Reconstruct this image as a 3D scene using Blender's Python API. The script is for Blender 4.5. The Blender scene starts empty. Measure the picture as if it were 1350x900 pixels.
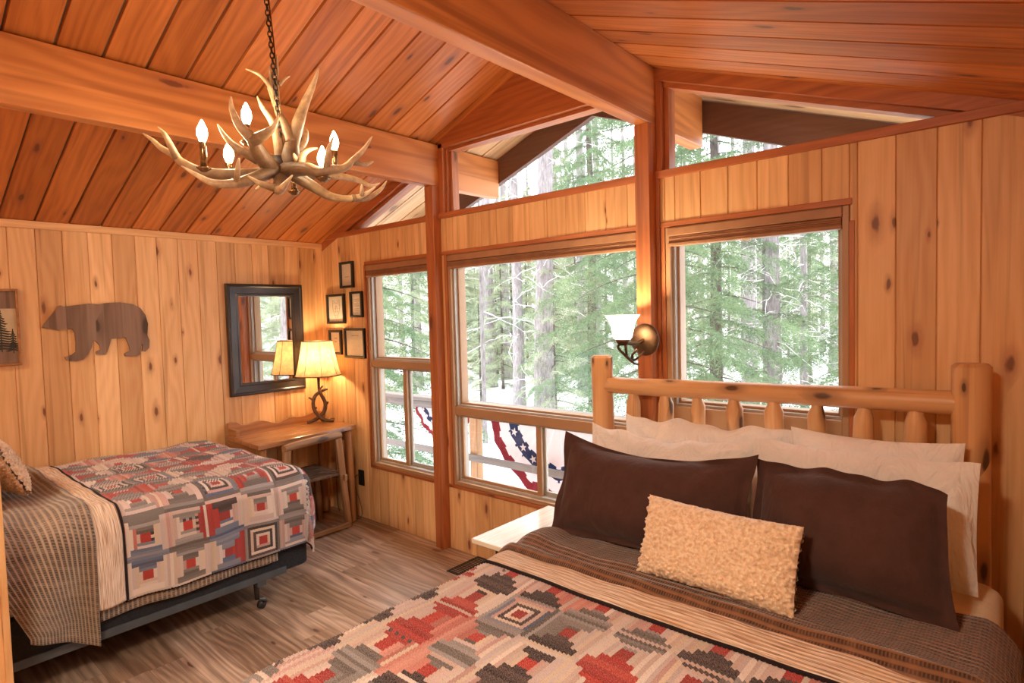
import bpy, math, random
from math import sin, cos, pi, sqrt, radians, atan2, hypot
from mathutils import Vector, Matrix, noise, Euler
import numpy as np

SC = bpy.context.scene
COL = SC.collection
random.seed(7)

def lin(r, g, b):
    f = lambda c: (c/255/12.92) if c/255 <= .04045 else ((c/255+.055)/1.055)**2.4
    return (f(r), f(g), f(b), 1.0)

# ------------------------------------------------------------------ mesh builder
class MB:
    def __init__(s):
        s.v = []; s.f = []; s.uv = []; s.bid = []; s.col = []; s.mi = []
        s.cur = (0.5, 0.5, 0.5); s.m = 0
    def rnd(s):
        s.cur = (random.random(), random.random(), random.random())
    def face(s, pts, uvs=None, col=None):
        n = len(s.v)
        s.v.extend([tuple(p) for p in pts])
        s.f.append(tuple(range(n, n+len(pts))))
        s.uv.append(uvs if uvs else [(p[0]+.37*p[1], p[2]+.61*p[1]) for p in pts])
        s.bid.append(s.cur); s.col.append(col or (1, 1, 1)); s.mi.append(s.m)
    def faces_shared(s, verts, faces, uvs, cols=None):
        n = len(s.v)
        s.v.extend([tuple(p) for p in verts])
        for k, f in enumerate(faces):
            s.f.append(tuple(i+n for i in f)); s.uv.append(uvs[k])
            s.bid.append(s.cur); s.col.append(cols[k] if cols else (1, 1, 1)); s.mi.append(s.m)
    def box(s, x0, x1, y0, y1, z0, z1, grain='z', M=None):
        lo = (min(x0, x1), min(y0, y1), min(z0, z1)); hi = (max(x0, x1), max(y0, y1), max(z0, z1))
        g = 'xyz'.index(grain)
        vs = [(lo[0] if not i & 1 else hi[0], lo[1] if not i & 2 else hi[1], lo[2] if not i & 4 else hi[2]) for i in range(8)]
        fs = [((0, 4, 6, 2), 0), ((1, 3, 7, 5), 0), ((0, 1, 5, 4), 1), ((2, 6, 7, 3), 1), ((0, 2, 3, 1), 2), ((4, 5, 7, 6), 2)]
        uvs = []
        for k, (f, n) in enumerate(fs):
            a, b = [q for q in range(3) if q != n]
            if b == g: a, b = b, a
            uvs.append([(vs[i][a]+.13*k, vs[i][b]+vs[i][n]) for i in f])
        if M is not None: vs = [tuple(M @ Vector(v)) for v in vs]
        s.faces_shared(vs, [f for f, n in fs], uvs)
    def prism(s, poly, place, d0, d1, grain_v=True):
        """poly: 2d (a,b) counter-clockwise; place(a,b,d)->xyz; closed between depths d0 and d1"""
        n = len(poly)
        vs = [place(a, b, d0) for a, b in poly]+[place(a, b, d1) for a, b in poly]
        uv = [((b, a) if grain_v else (a, b)) for a, b in poly]
        fs = [tuple(range(n)), tuple(range(2*n-1, n-1, -1))]
        us = [uv, [uv[i] for i in range(n-1, -1, -1)]]
        for i in range(n):
            j = (i+1) % n
            fs.append((i, i+n, j+n, j))
            L = hypot(poly[i][0]-poly[j][0], poly[i][1]-poly[j][1])
            us.append([(0, d0), (0, d1), (L, d1), (L, d0)])
        s.faces_shared(vs, fs, us)
    def tube(s, path, radii, segs=10, ref=None, unorm=False, caps=True, wob=0.0, seed=0):
        P = [Vector(p) for p in path]; n = len(P)
        if not hasattr(radii, '__len__'): radii = [radii]*n
        vs = []; T = []
        for i in range(n):
            t = P[min(i+1, n-1)]-P[max(i-1, 0)]
            T.append(t.normalized() if t.length > 1e-9 else Vector((0, 0, 1)))
        r = Vector(ref) if ref else (Vector((0, 0, 1)) if abs(T[0].z) < .9 else Vector((1, 0, 0)))
        N = (r-T[0]*r.dot(T[0])).normalized()
        L = [0]
        for i in range(1, n): L.append(L[-1]+(P[i]-P[i-1]).length)
        rm = max(radii)
        for i in range(n):
            N = (N-T[i]*N.dot(T[i])).normalized(); B = T[i].cross(N)
            for k in range(segs):
                a = 2*pi*k/segs
                rr = radii[i]
                if wob: rr *= 1+wob*noise.noise(Vector((cos(a)*1.3+seed, sin(a)*1.3, L[i]*4+seed*3.1)))
                vs.append(P[i]+(N*cos(a)+B*sin(a))*rr)
        fs = []; us = []
        U = [l/L[-1] for l in L] if unorm else L
        for i in range(n-1):
            for k in range(segs):
                k2 = (k+1) % segs
                fs.append((i*segs+k, i*segs+k2, (i+1)*segs+k2, (i+1)*segs+k))
                us.append([(U[i], k/segs*2*pi*rm), (U[i], (k+1)/segs*2*pi*rm), (U[i+1], (k+1)/segs*2*pi*rm), (U[i+1], k/segs*2*pi*rm)])
        if caps:
            fs.append(tuple(range(segs-1, -1, -1))); us.append([(.02*cos(2*pi*k/segs)+U[0], .02*sin(2*pi*k/segs)) for k in range(segs-1, -1, -1)])
            fs.append(tuple((n-1)*segs+k for k in range(segs))); us.append([(.02*cos(2*pi*k/segs)+U[-1], .02*sin(2*pi*k/segs)) for k in range(segs)])
        s.faces_shared(vs, fs, us)
    def lathe(s, prof, c=(0, 0, 0), segs=24, fn=None, cap=True):
        n = len(prof); vs = []
        for r, z in prof:
            for k in range(segs):
                a = 2*pi*k/segs
                rr = r*(fn(a, z) if fn else 1)
                vs.append((c[0]+rr*cos(a), c[1]+rr*sin(a), c[2]+z))
        fs = []; us = []
        for i in range(n-1):
            for k in range(segs):
                k2 = (k+1) % segs
                fs.append((i*segs+k, i*segs+k2, (i+1)*segs+k2, (i+1)*segs+k))
                us.append([(prof[i][1], k/segs), (prof[i][1], (k+1)/segs), (prof[i+1][1], (k+1)/segs), (prof[i+1][1], k/segs)])
        if cap and prof[0][0] > 1e-5: fs.append(tuple(range(segs-1, -1, -1))); us.append([(0, 0)]*segs)
        if cap and prof[-1][0] > 1e-5: fs.append(tuple((n-1)*segs+k for k in range(segs))); us.append([(0, 0)]*segs)
        s.faces_shared(vs, fs, us)
    def grid(s, fn, nu, nv, uv=None, col=None, flip=False):
        vs = [fn(i, j) for j in range(nv+1) for i in range(nu+1)]
        fs = []; us = []; cs = []
        for j in range(nv):
            for i in range(nu):
                a = j*(nu+1)+i
                q = [(i, j), (i+1, j), (i+1, j+1), (i, j+1)]
                f = [a, a+1, a+nu+2, a+nu+1]
                if flip: q.reverse(); f.reverse()
                fs.append(tuple(f)); us.append([uv(*p) if uv else (p[0]/nu, p[1]/nv) for p in q])
                cs.append(col(i, j) if col else (1, 1, 1))
        s.faces_shared(vs, fs, us, cs)
    def build(s, name, mat, parent=None, smooth=False, bevel=0, solid=0, sub=0, loc=None, M=None, ang=None):
        me = bpy.data.meshes.new(name)
        vs = s.v
        if M is not None: vs = [tuple(M @ Vector(v)) for v in vs]
        me.from_pydata(vs, [], s.f)
        uvl = me.uv_layers.new(name='UVMap')
        uvl.data.foreach_set('uv', np.array([c for f in s.uv for p in f for c in p], dtype=np.float32))
        at = me.attributes.new('bid', 'FLOAT_COLOR', 'CORNER')
        at.data.foreach_set('color', np.array([c for f, b in zip(s.f, s.bid) for _ in f for c in (*b, 1.0)], dtype=np.float32))
        if any(c != (1, 1, 1) for c in s.col):
            at = me.attributes.new('Col', 'FLOAT_COLOR', 'CORNER')
            at.data.foreach_set('color', np.array([c for f, b in zip(s.f, s.col) for _ in f for c in (*b[:3], 1.0)], dtype=np.float32))
        for m in (mat if isinstance(mat, (list, tuple)) else [mat]): me.materials.append(m)
        if any(s.mi): me.polygons.foreach_set('material_index', s.mi)
        if smooth:
            me.polygons.foreach_set('use_smooth', [True]*len(me.polygons))
        me.update()
        o = bpy.data.objects.new(name, me); COL.objects.link(o)
        if parent is not None: o.parent = parent
        if loc is not None: o.location = loc
        if bevel:
            b = o.modifiers.new('bevel', 'BEVEL'); b.width = bevel; b.segments = 2; b.limit_method = 'ANGLE'; b.angle_limit = radians(40)
        if solid:
            b = o.modifiers.new('thick', 'SOLIDIFY'); b.thickness = solid; b.offset = 1
        if sub:
            b = o.modifiers.new('sub', 'SUBSURF'); b.levels = sub; b.render_levels = sub
        if smooth and ang:
            try:
                me.set_sharp_from_angle(angle=radians(ang))
            except Exception: pass
        return o

def np_mesh(name, verts, faces, mat, parent=None, smooth=False):
    """fast mesh from numpy arrays; faces (n,k)"""
    me = bpy.data.meshes.new(name)
    k = faces.shape[1]
    me.vertices.add(len(verts)); me.vertices.foreach_set('co', verts.astype(np.float32).ravel())
    me.loops.add(faces.size); me.loops.foreach_set('vertex_index', faces.astype(np.int32).ravel())
    me.polygons.add(len(faces)); me.polygons.foreach_set('loop_start', np.arange(0, faces.size, k, dtype=np.int32))
    me.polygons.foreach_set('loop_total', np.full(len(faces), k, dtype=np.int32))
    me.update(calc_edges=True); me.validate()
    me.materials.append(mat)
    if smooth: me.polygons.foreach_set('use_smooth', [True]*len(me.polygons))
    o = bpy.data.objects.new(name, me); COL.objects.link(o)
    if parent is not None: o.parent = parent
    return o

def tag(o, label=None, cat=None, group=None, kind=None):
    if label: o['label'] = label
    if cat: o['category'] = cat
    if group: o['group'] = group
    if kind: o['kind'] = kind
    return o
def empty(name, loc=(0, 0, 0), label=None, cat=None, group=None, kind=None, rz=0):
    o = bpy.data.objects.new(name, None); COL.objects.link(o); o.location = loc; o.rotation_euler = (0, 0, rz)
    o.empty_display_size = .1
    return tag(o, label, cat, group, kind)
def struct(o): o['kind'] = 'structure'; return o
def copy_tree(o, parent=None):
    c = o.copy(); COL.objects.link(c)
    if parent is not None: c.parent = parent
    for ch in list(o.children): copy_tree(ch, c)
    return c

# ------------------------------------------------------------------ materials
def newmat(name):
    m = bpy.data.materials.new(name); m.use_nodes = True
    nt = m.node_tree; nt.nodes.clear()
    out = nt.nodes.new('ShaderNodeOutputMaterial')
    b = nt.nodes.new('ShaderNodeBsdfPrincipled')
    nt.links.new(b.outputs[0], out.inputs[0])
    return m, nt, b, out
class G:
    """tiny node-graph helper"""
    def __init__(s, nt): s.nt = nt
    def n(s, t, **kw):
        nd = s.nt.nodes.new(t)
        for k, v in kw.items(): setattr(nd, k, v)
        return nd
    def l(s, a, b): s.nt.links.new(a, b)
    def setin(s, nd, i, v):
        if hasattr(v, 'is_linked') or isinstance(v, bpy.types.NodeSocket): s.l(v, nd.inputs[i])
        else: nd.inputs[i].default_value = v
    def math(s, op, a, b=0.0, c=0.0, clamp=False):
        nd = s.n('ShaderNodeMath', operation=op); nd.use_clamp = clamp
        s.setin(nd, 0, a); s.setin(nd, 1, b); s.setin(nd, 2, c); return nd.outputs[0]
    def vmath(s, op, a, b=(0, 0, 0)):
        nd = s.n('ShaderNodeVectorMath', operation=op); s.setin(nd, 0, a); s.setin(nd, 1, b); return nd.outputs[0]
    def mix(s, f, a, b, mode='MIX'):
        nd = s.n('ShaderNodeMix', data_type='RGBA', blend_type=mode)
        s.setin(nd, 0, f); s.setin(nd, 6, a); s.setin(nd, 7, b); return nd.outputs[2]
    def noise(s, vec, scale=1, detail=2, rough=.5, dist=0, out=0):
        nd = s.n('ShaderNodeTexNoise'); s.l(vec, nd.inputs['Vector'])
        nd.inputs['Scale'].default_value = scale; nd.inputs['Detail'].default_value = detail
        nd.inputs['Roughness'].default_value = rough; nd.inputs['Distortion'].default_value = dist
        return nd.outputs[out]
    def ramp(s, f, stops):
        nd = s.n('ShaderNodeValToRGB'); s.l(f, nd.inputs[0])
        e = nd.color_ramp.elements
        while len(e) < len(stops): e.new(.5)
        for q, (p, c) in zip(e, stops):
            q.position = p; q.color = c if hasattr(c, '__len__') else (c, c, c, 1)
        return nd.outputs[0]
    def smooth(s, v, a, b, lo=0.0, hi=1.0):
        nd = s.n('ShaderNodeMapRange', interpolation_type='SMOOTHSTEP')
        s.setin(nd, 0, v); nd.inputs[1].default_value = a; nd.inputs[2].default_value = b
        nd.inputs[3].default_value = lo; nd.inputs[4].default_value = hi; return nd.outputs[0]
    def bump(s, h, strength=.3, dist=.01, normal=None):
        nd = s.n('ShaderNodeBump'); s.l(h, nd.inputs['Height']); nd.inputs['Strength'].default_value = strength
        nd.inputs['Distance'].default_value = dist
        if normal is not None: s.l(normal, nd.inputs['Normal'])
        return nd.outputs[0]
    def uv(s):
        return s.n('ShaderNodeUVMap', uv_map='UVMap').outputs[0]
    def attr(s, name):
        return s.n('ShaderNodeAttribute', attribute_name=name)
    def obj(s): return s.n('ShaderNodeTexCoord').outputs['Object']
    def scale(s, v, sc): return s.vmath('MULTIPLY', v, sc)

def mul(c, k): return (c[0]*k, c[1]*k, c[2]*k, 1)
def wood(name, light, dark, knot, kthr=.55, kr=.16, rough=.42, tone=.22, grain=1.0, coat=0.0, kscale=(2.3, 6.5), streak=.55, rings=.4, spec=.4):
    m, nt, b, out = newmat(name); g = G(nt)
    bid = g.attr('bid').outputs['Color']
    uv = g.vmath('ADD', g.uv(), g.scale(bid, (31.0, 17.0, 0.0)))
    n_big = g.noise(g.scale(uv, (.9*grain, 5*grain, 0)), 1, 3, .55)
    fine = g.noise(g.scale(uv, (2.2*grain, 70*grain, 0)), 1, 4, .6, .3)
    # cathedral rings
    d = g.noise(g.scale(uv, (1.1*grain, 4.5*grain, 0)), 1, 2, .4)
    sx = g.n('ShaderNodeSeparateXYZ'); g.l(uv, sx.inputs[0])
    r = g.math('SINE', g.math('ADD', g.math('MULTIPLY', sx.outputs[1], 110*grain), g.math('MULTIPLY', d, 38.0)))
    r = g.math('MULTIPLY_ADD', r, .5, .5)
    f = g.math('ADD', g.math('MULTIPLY', fine, streak), g.math('ADD', g.math('MULTIPLY', n_big, .62), g.math('MULTIPLY', r, rings*.5)))
    f = g.smooth(f, .38, .38+.75)
    c = g.mix(f, light, dark)
    st = g.noise(g.scale(uv, (.45*grain, 16*grain, 0)), 1, 3, .6, .6)
    c = g.mix(g.math('MULTIPLY', g.smooth(st, .54, .68), .6), c, mul(dark, .72))
    # tone per board
    sb = g.n('ShaderNodeSeparateColor'); g.l(bid, sb.inputs[0])
    t = g.math('MULTIPLY_ADD', sb.outputs[2], tone, 1-tone*.5)
    tc = g.n('ShaderNodeCombineColor'); g.l(t, tc.inputs[0]); g.l(g.math('POWER', t, 1.25), tc.inputs[1]); g.l(g.math('POWER', t, 1.6), tc.inputs[2])
    c = g.mix(1.0, c, tc.outputs[0], 'MULTIPLY')
    # knots
    kv = g.vmath('ADD', g.scale(uv, (kscale[0], kscale[1], 0)), g.scale(g.n('ShaderNodeTexNoise').outputs[1], (0, 0, 0)))
    vo = g.n('ShaderNodeTexVoronoi', voronoi_dimensions='2D', feature='F1'); g.l(kv, vo.inputs['Vector']); vo.inputs['Scale'].default_value = 1
    sc = g.n('ShaderNodeSeparateColor'); g.l(vo.outputs['Color'], sc.inputs[0])
    on = g.math('GREATER_THAN', sc.outputs[0], kthr)
    dd = g.math('ADD', vo.outputs['Distance'], g.math('MULTIPLY_ADD', g.noise(g.scale(uv, (14, 30, 0)), 1, 2), .14, -.07))
    rad = g.math('MULTIPLY_ADD', sc.outputs[1], kr, kr*.35)
    core = g.math('MULTIPLY', on, g.math('SUBTRACT', 1.0, g.smooth(g.math('DIVIDE', dd, rad), .45, 1.0)))
    halo = g.math('MULTIPLY', on, g.math('SUBTRACT', 1.0, g.smooth(g.math('DIVIDE', dd, rad), .7, 2.6)))
    c = g.mix(g.math('MULTIPLY', halo, .45), c, mul(knot, 2.2))
    c = g.mix(g.math('MULTIPLY', core, .85), c, knot)
    g.l(c, b.inputs['Base Color'])
    g.l(g.math('MULTIPLY_ADD', fine, .2, rough-.1), b.inputs['Roughness'])
    b.inputs['Specular IOR Level'].default_value = spec
    if coat: b.inputs['Coat Weight'].default_value = coat; b.inputs['Coat Roughness'].default_value = .12
    g.l(g.bump(fine, .12, .004), b.inputs['Normal'])
    return m

def plain(name, c, rough=.5, metal=0, spec=.5, nscale=0, namp=.15, bump=0, bscale=60, sheen=0):
    m, nt, b, out = newmat(name); g = G(nt)
    b.inputs['Base Color'].default_value = c; b.inputs['Roughness'].default_value = rough
    b.inputs['Metallic'].default_value = metal; b.inputs['Specular IOR Level'].default_value = spec
    if sheen: b.inputs['Sheen Weight'].default_value = sheen; b.inputs['Sheen Roughness'].default_value = .5
    if nscale:
        n = g.noise(g.obj(), nscale, 4)
        g.l(g.mix(g.smooth(n, .3, .7), mul(c, 1-namp), mul(c, 1+namp)), b.inputs['Base Color'])
    if bump:
        g.l(g.bump(g.noise(g.obj(), bscale, 3), bump, .004), b.inputs['Normal'])
    return m

def emit(name, c, strength):
    m = bpy.data.materials.new(name); m.use_nodes = True; nt = m.node_tree; nt.nodes.clear()
    out = nt.nodes.new('ShaderNodeOutputMaterial'); e = nt.nodes.new('ShaderNodeEmission')
    e.inputs[0].default_value = c; e.inputs[1].default_value = strength
    nt.links.new(e.outputs[0], out.inputs[0]); return m

def pane_mat(name, tint=(1, 1, 1, 1), refl=1.0):
    m = bpy.data.materials.new(name); m.use_nodes = True; nt = m.node_tree; nt.nodes.clear(); g = G(nt)
    out = g.n('ShaderNodeOutputMaterial'); t = g.n('ShaderNodeBsdfTransparent'); t.inputs[0].default_value = tint
    gl = g.n('ShaderNodeBsdfGlossy'); gl.inputs['Roughness'].default_value = .0
    ge = g.n('ShaderNodeNewGeometry'); dt = g.n('ShaderNodeVectorMath', operation='DOT_PRODUCT')
    g.l(ge.outputs['Normal'], dt.inputs[0]); g.l(ge.outputs['Incoming'], dt.inputs[1])
    k = g.math('POWER', g.math('SUBTRACT', 1.0, g.math('ABSOLUTE', dt.outputs['Value']), clamp=True), 5.0)
    mx = g.n('ShaderNodeMixShader'); g.l(g.math('MULTIPLY', g.math('MULTIPLY_ADD', k, .95, .045), refl, clamp=True), mx.inputs[0]); g.l(t.outputs[0], mx.inputs[1]); g.l(gl.outputs[0], mx.inputs[2])
    g.l(mx.outputs[0], out.inputs[0]); return m

M = {}
M['pine'] = wood('knotty_pine', (.80, .50, .245, 1), (.62, .32, .125, 1), (.16, .05, .02, 1), kthr=.48, kr=.085, tone=.34, rings=.35, rough=.45)
M['ceil'] = wood('cedar_ceiling', (.58, .19, .045, 1), (.35, .095, .023, 1), (.10, .03, .015, 1), kthr=.55, kr=.10, tone=.35, rough=.38)
M['soffit'] = wood('soffit_boards', (.62, .40, .21, 1), (.44, .25, .11, 1), (.12, .05, .02, 1), tone=.2)
M['beam'] = wood('fir_beam', (.62, .24, .07, 1), (.43, .135, .037, 1), (.16, .05, .025, 1), kthr=.62, kr=.10, tone=.1, rings=.75, streak=.35, kscale=(1.2, 5), grain=.6)
M['trim'] = wood('stained_trim', (.50, .165, .055, 1), (.33, .095, .033, 1), (.12, .04, .02, 1), kthr=.93, tone=.12)
M['barge'] = wood('dark_barge', (.13, .06, .045, 1), (.08, .035, .028, 1), (.04, .02, .015, 1), kthr=.9, tone=.1)
M['vinyl'] = plain('tan_window_vinyl', (.40, .23, .12, 1), .4, nscale=3, namp=.06)
M['vinyl2'] = plain('grey_window_track', (.42, .38, .33, 1), .4, nscale=3, namp=.06)
M['blind'] = plain('brown_blind_fabric', (.29, .135, .068, 1), .75, nscale=14, namp=.1, bump=.1)
M['blind_l'] = plain('brown_blind_rail', (.36, .18, .088, 1), .5, nscale=14, namp=.08)
M['dark'] = plain('dark_gap', (.02, .012, .008, 1), .8, nscale=5)
M['log'] = wood('peeled_log', (.70, .40, .185, 1), (.54, .25, .09, 1), (.05, .018, .009, 1), kthr=.52, kr=.19, kscale=(4.6, 11), tone=.2, rings=.2, rough=.4)
M['desk'] = wood('rustic_desk', (.44, .20, .075, 1), (.27, .105, .036, 1), (.06, .025, .012, 1), kthr=.8, tone=.2, rough=.3, coat=.3)
M['chair'] = wood('weathered_chair', (.40, .21, .10, 1), (.22, .105, .048, 1), (.05, .025, .015, 1), kthr=.7, tone=.25)
M['glare_top'] = wood('glare_pale_wood', (.90, .84, .72, 1), (.84, .75, .60, 1), (.5, .3, .15, 1), kthr=.93, tone=.05, rough=.28, coat=.5, spec=.6)  # pale wood, whitened further: window glare on the top put into its colour
M['floor'] = wood('plank_floor', (.55, .375, .262, 1), (.225, .135, .087, 1), (.09, .045, .03, 1), kthr=.8, kr=.12, tone=.4, rings=.5, rough=.34, streak=.8, spec=.5)
M['bear'] = wood('barnwood', (.25, .155, .105, 1), (.13, .078, .053, 1), (.05, .03, .02, 1), kthr=.8, tone=.45, rough=.7, rings=.2)
M['deck'] = wood('grey_deck', (.42, .38, .35, 1), (.27, .24, .22, 1), (.1, .09, .08, 1), kthr=.9, tone=.2, rough=.7)
M['rail_out'] = wood('railing_wood', (.17, .14, .125, 1), (.11, .088, .08, 1), (.1, .08, .07, 1), kthr=.9, tone=.2, rough=.7)
M['postw'] = wood('orange_post', (.40, .22, .10, 1), (.29, .14, .055, 1), (.1, .05, .02, 1), kthr=.9, tone=.1)
M['espresso'] = plain('espresso_frame', (.028, .018, .014, 1), .32, nscale=6, namp=.2)
M['black'] = plain('black_frame', (.012, .009, .008, 1), .35, nscale=6, namp=.2)
M['bronze'] = plain('aged_bronze', (.10, .055, .03, 1), .42, .7, nscale=25, namp=.35, bump=.15)
M['iron'] = plain('dark_iron', (.05, .04, .035, 1), .5, .6, nscale=20, namp=.2)
M['steel'] = plain('grey_steel_frame', (.085, .10, .115, 1), .45, .3, nscale=9, namp=.12)
M['twig'] = plain('brown_antler_cast', (.10, .05, .024, 1), .5, nscale=30, namp=.4, bump=.4, bscale=70)
M['box'] = plain('black_box_spring', (.012, .013, .017, 1), .85, nscale=120, namp=.4, bump=.15, bscale=400)
M['brass'] = plain('candle_sleeve_metal', (.26, .16, .08, 1), .25, .9, nscale=20, namp=.1)
M['rubber'] = plain('black_rubber', (.02, .02, .02, 1), .6, nscale=20)
M['cord'] = plain('brown_cord', (.10, .05, .03, 1), .6, nscale=20)
M['snow'] = plain('snow', (.90, .91, .94, 1), .9, nscale=2, namp=.04, bump=.4, bscale=3)
M['roof'] = plain('roof_sheathing', (.12, .09, .07, 1), .9, nscale=5)
M['pane'] = pane_mat('window_glass', (1, 1, 1, 1), .75)
M['picglass'] = pane_mat('picture_glass', (1, 1, 1, 1), 1.0)
M['mat'] = plain('picture_mat_card', (.80, .74, .62, 1), .8, nscale=40, namp=.03)
M['ink'] = plain('faded_ink', (.30, .22, .17, 1), .9, nscale=40)
m, nt, b, out = newmat('mirror_glass'); b.inputs['Metallic'].default_value = 1; b.inputs['Roughness'].default_value = .01; b.inputs['Base Color'].default_value = (.92, .93, .92, 1)
M['mirror'] = m

def cloth(name, c, weave=900, amp=.12, rough=.9, sheen=.3, bmp=.25, wr=0):
    m, nt, b, out = newmat(name); g = G(nt); uv = g.uv()
    sx = g.n('ShaderNodeSeparateXYZ'); g.l(uv, sx.inputs[0])
    w = g.math('MULTIPLY', g.math('SINE', g.math('MULTIPLY', sx.outputs[0], weave*6.28/4)), g.math('SINE', g.math('MULTIPLY', sx.outputs[1], weave*6.28/4)))
    n = g.noise(g.obj(), 18, 4, .6)
    f = g.math('ADD', g.math('MULTIPLY', w, .25), n)
    g.l(g.mix(g.smooth(f, .2, .8), mul(c, 1-amp), mul(c, 1+amp)), b.inputs['Base Color'])
    b.inputs['Roughness'].default_value = rough; b.inputs['Specular IOR Level'].default_value = .08
    b.inputs['Sheen Weight'].default_value = sheen
    nb = g.bump(w, bmp*.4, .001)
    if wr:
        wv = g.noise(g.scale(g.obj(), (9, 9, 3.5)), 1, 4, .55, 1.2)
        nb = g.bump(wv, wr, .05, nb)
    g.l(nb, b.inputs['Normal'])
    return m
M['sheet'] = cloth('white_cotton', (.83, .78, .74, 1), amp=.03, sheen=.15, wr=.7)
M['cream_sheet'] = cloth('cream_sheet', (.80, .64, .45, 1), amp=.03, sheen=.1, wr=.15)
M['browncloth'] = cloth('brown_linen', (.074, .036, .030, 1), amp=.14, rough=1.0, sheen=.12, wr=.22, bmp=.5)
M['mauve'] = cloth('mauve_linen', (.17, .085, .07, 1), amp=.2, sheen=.25, wr=.2)
m, nt, b, out = newmat('sherpa_fleece'); g = G(nt)
n = g.noise(g.obj(), 75, 3, .6)
g.l(g.mix(g.smooth(n, .3, .7), (.70, .46, .27, 1), (.92, .73, .53, 1)), b.inputs['Base Color']); b.inputs['Roughness'].default_value = .95
b.inputs['Sheen Weight'].default_value = .5; b.inputs['Specular IOR Level'].default_value = .1
g.l(g.bump(n, .9, .008), b.inputs['Normal']); M['sherpa'] = m
# waffle knit : UV in metres
def waffle(name, c1, c2, pu=.009, pv=.02):
    m, nt, b, out = newmat(name); g = G(nt); uv = g.uv()
    uv = g.vmath('ADD', uv, g.scale(g.n('ShaderNodeTexNoise').outputs[1], (0, 0, 0)))
    sx = g.n('ShaderNodeSeparateXYZ'); g.l(uv, sx.inputs[0])
    a = g.math('MULTIPLY_ADD', g.math('SINE', g.math('MULTIPLY', sx.outputs[0], 2*pi/pu)), .5, .5)
    c = g.math('MULTIPLY_ADD', g.math('SINE', g.math('MULTIPLY', sx.outputs[1], 2*pi/pv)), .5, .5)
    h = g.math('MAXIMUM', g.math('POWER', c, 1.2), g.math('MULTIPLY', a, .62))
    n = g.noise(g.scale(uv, (40, 5, 0)), 1, 3)
    col = g.mix(g.smooth(h, .25, .85), c2, c1)
    col = g.mix(g.math('MULTIPLY', g.smooth(n, .4, .7), .3), col, mul(c1, 1.45))
    g.l(col, b.inputs['Base Color']); b.inputs['Roughness'].default_value = .95; b.inputs['Specular IOR Level'].default_value = .1
    b.inputs['Sheen Weight'].default_value = .3
    g.l(g.bump(h, .9, .006), b.inputs['Normal']); return m
M['waffle'] = waffle('waffle_blanket', (.235, .11, .058, 1), (.07, .031, .018, 1))
M['waffle_grey'] = waffle('waffle_blanket_grey', (.36, .27, .205, 1), (.11, .078, .06, 1), .0095, .021)
# ticking stripe for the turned back lining (U across the bed)
m, nt, b, out = newmat('ticking_lining'); g = G(nt); uv = g.uv()
n = g.noise(g.scale(uv, (9, 330, 0)), 1, 2, .5); n2 = g.noise(g.scale(uv, (2.5, 5, 0)), 1, 2)
sx = g.n('ShaderNodeSeparateXYZ'); g.l(uv, sx.inputs[0])
q = g.math('MULTIPLY_ADD', g.math('SINE', g.math('MULTIPLY', sx.outputs[0], 2*pi/.05)), .5, .5)
q2 = g.math('MULTIPLY_ADD', g.math('SINE', g.math('MULTIPLY', sx.outputs[1], 2*pi/.018)), .5, .5)
c = g.ramp(n, [(.36, (.40, .25, .17, 1)), (.5, (.70, .53, .40, 1)), (.64, (.83, .71, .60, 1))])
c = g.mix(g.math('MULTIPLY', g.smooth(n2, .5, .7), .35), c, (.58, .33, .13, 1))
g.l(c, b.inputs['Base Color']); b.inputs['Roughness'].default_value = .9; b.inputs['Specular IOR Level'].default_value = .1
g.l(g.bump(g.math('ADD', q2, g.math('MULTIPLY', g.math('POWER', q, .3), .5)), .55, .005), b.inputs['Normal']); M['ticking'] = m
M['binding'] = cloth('dark_binding', (.022, .014, .016, 1), amp=.2, sheen=.1)
# patchwork : colour per cloth strip from the Col attribute, print speckle from noise
m, nt, b, out = newmat('patchwork_cotton'); g = G(nt)
col = g.attr('Col').outputs['Color']; uv = g.uv(); bid = g.attr('bid').outputs['Color']
n = g.noise(g.scale(uv, (420, 420, 0)), 1, 2, .6); n2 = g.noise(g.scale(uv, (60, 300, 0)), 1, 2)
c = g.mix(g.math('MULTIPLY', g.smooth(n, .45, .62), .38), col, g.mix(.6, col, (.75, .62, .54, 1)))
c = g.mix(g.math('MULTIPLY', g.smooth(n, .52, .40), .28), c, g.mix(1.0, c, (.35, .3, .3, 1), 'MULTIPLY'))
g.l(c, b.inputs['Base Color']); b.inputs['Roughness'].default_value = .92; b.inputs['Specular IOR Level'].default_value = .1
b.inputs['Sheen Weight'].default_value = .2
g.l(g.bump(n2, .35, .003), b.inputs['Normal']); M['patch'] = m
# printed flag cloth
m, nt, b, out = newmat('flag_cloth'); g = G(nt)
g.l(g.attr('Col').outputs['Color'], b.inputs['Base Color']); b.inputs['Roughness'].default_value = .9
tr = g.n('ShaderNodeBsdfTranslucent'); g.l(g.attr('Col').outputs['Color'], tr.inputs[0]); mx = g.n('ShaderNodeMixShader'); mx.inputs[0].default_value = .35
g.l(b.outputs[0], mx.inputs[1]); g.l(tr.outputs[0], mx.inputs[2]); g.l(mx.outputs[0], out.inputs[0]); M['flag'] = m
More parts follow.
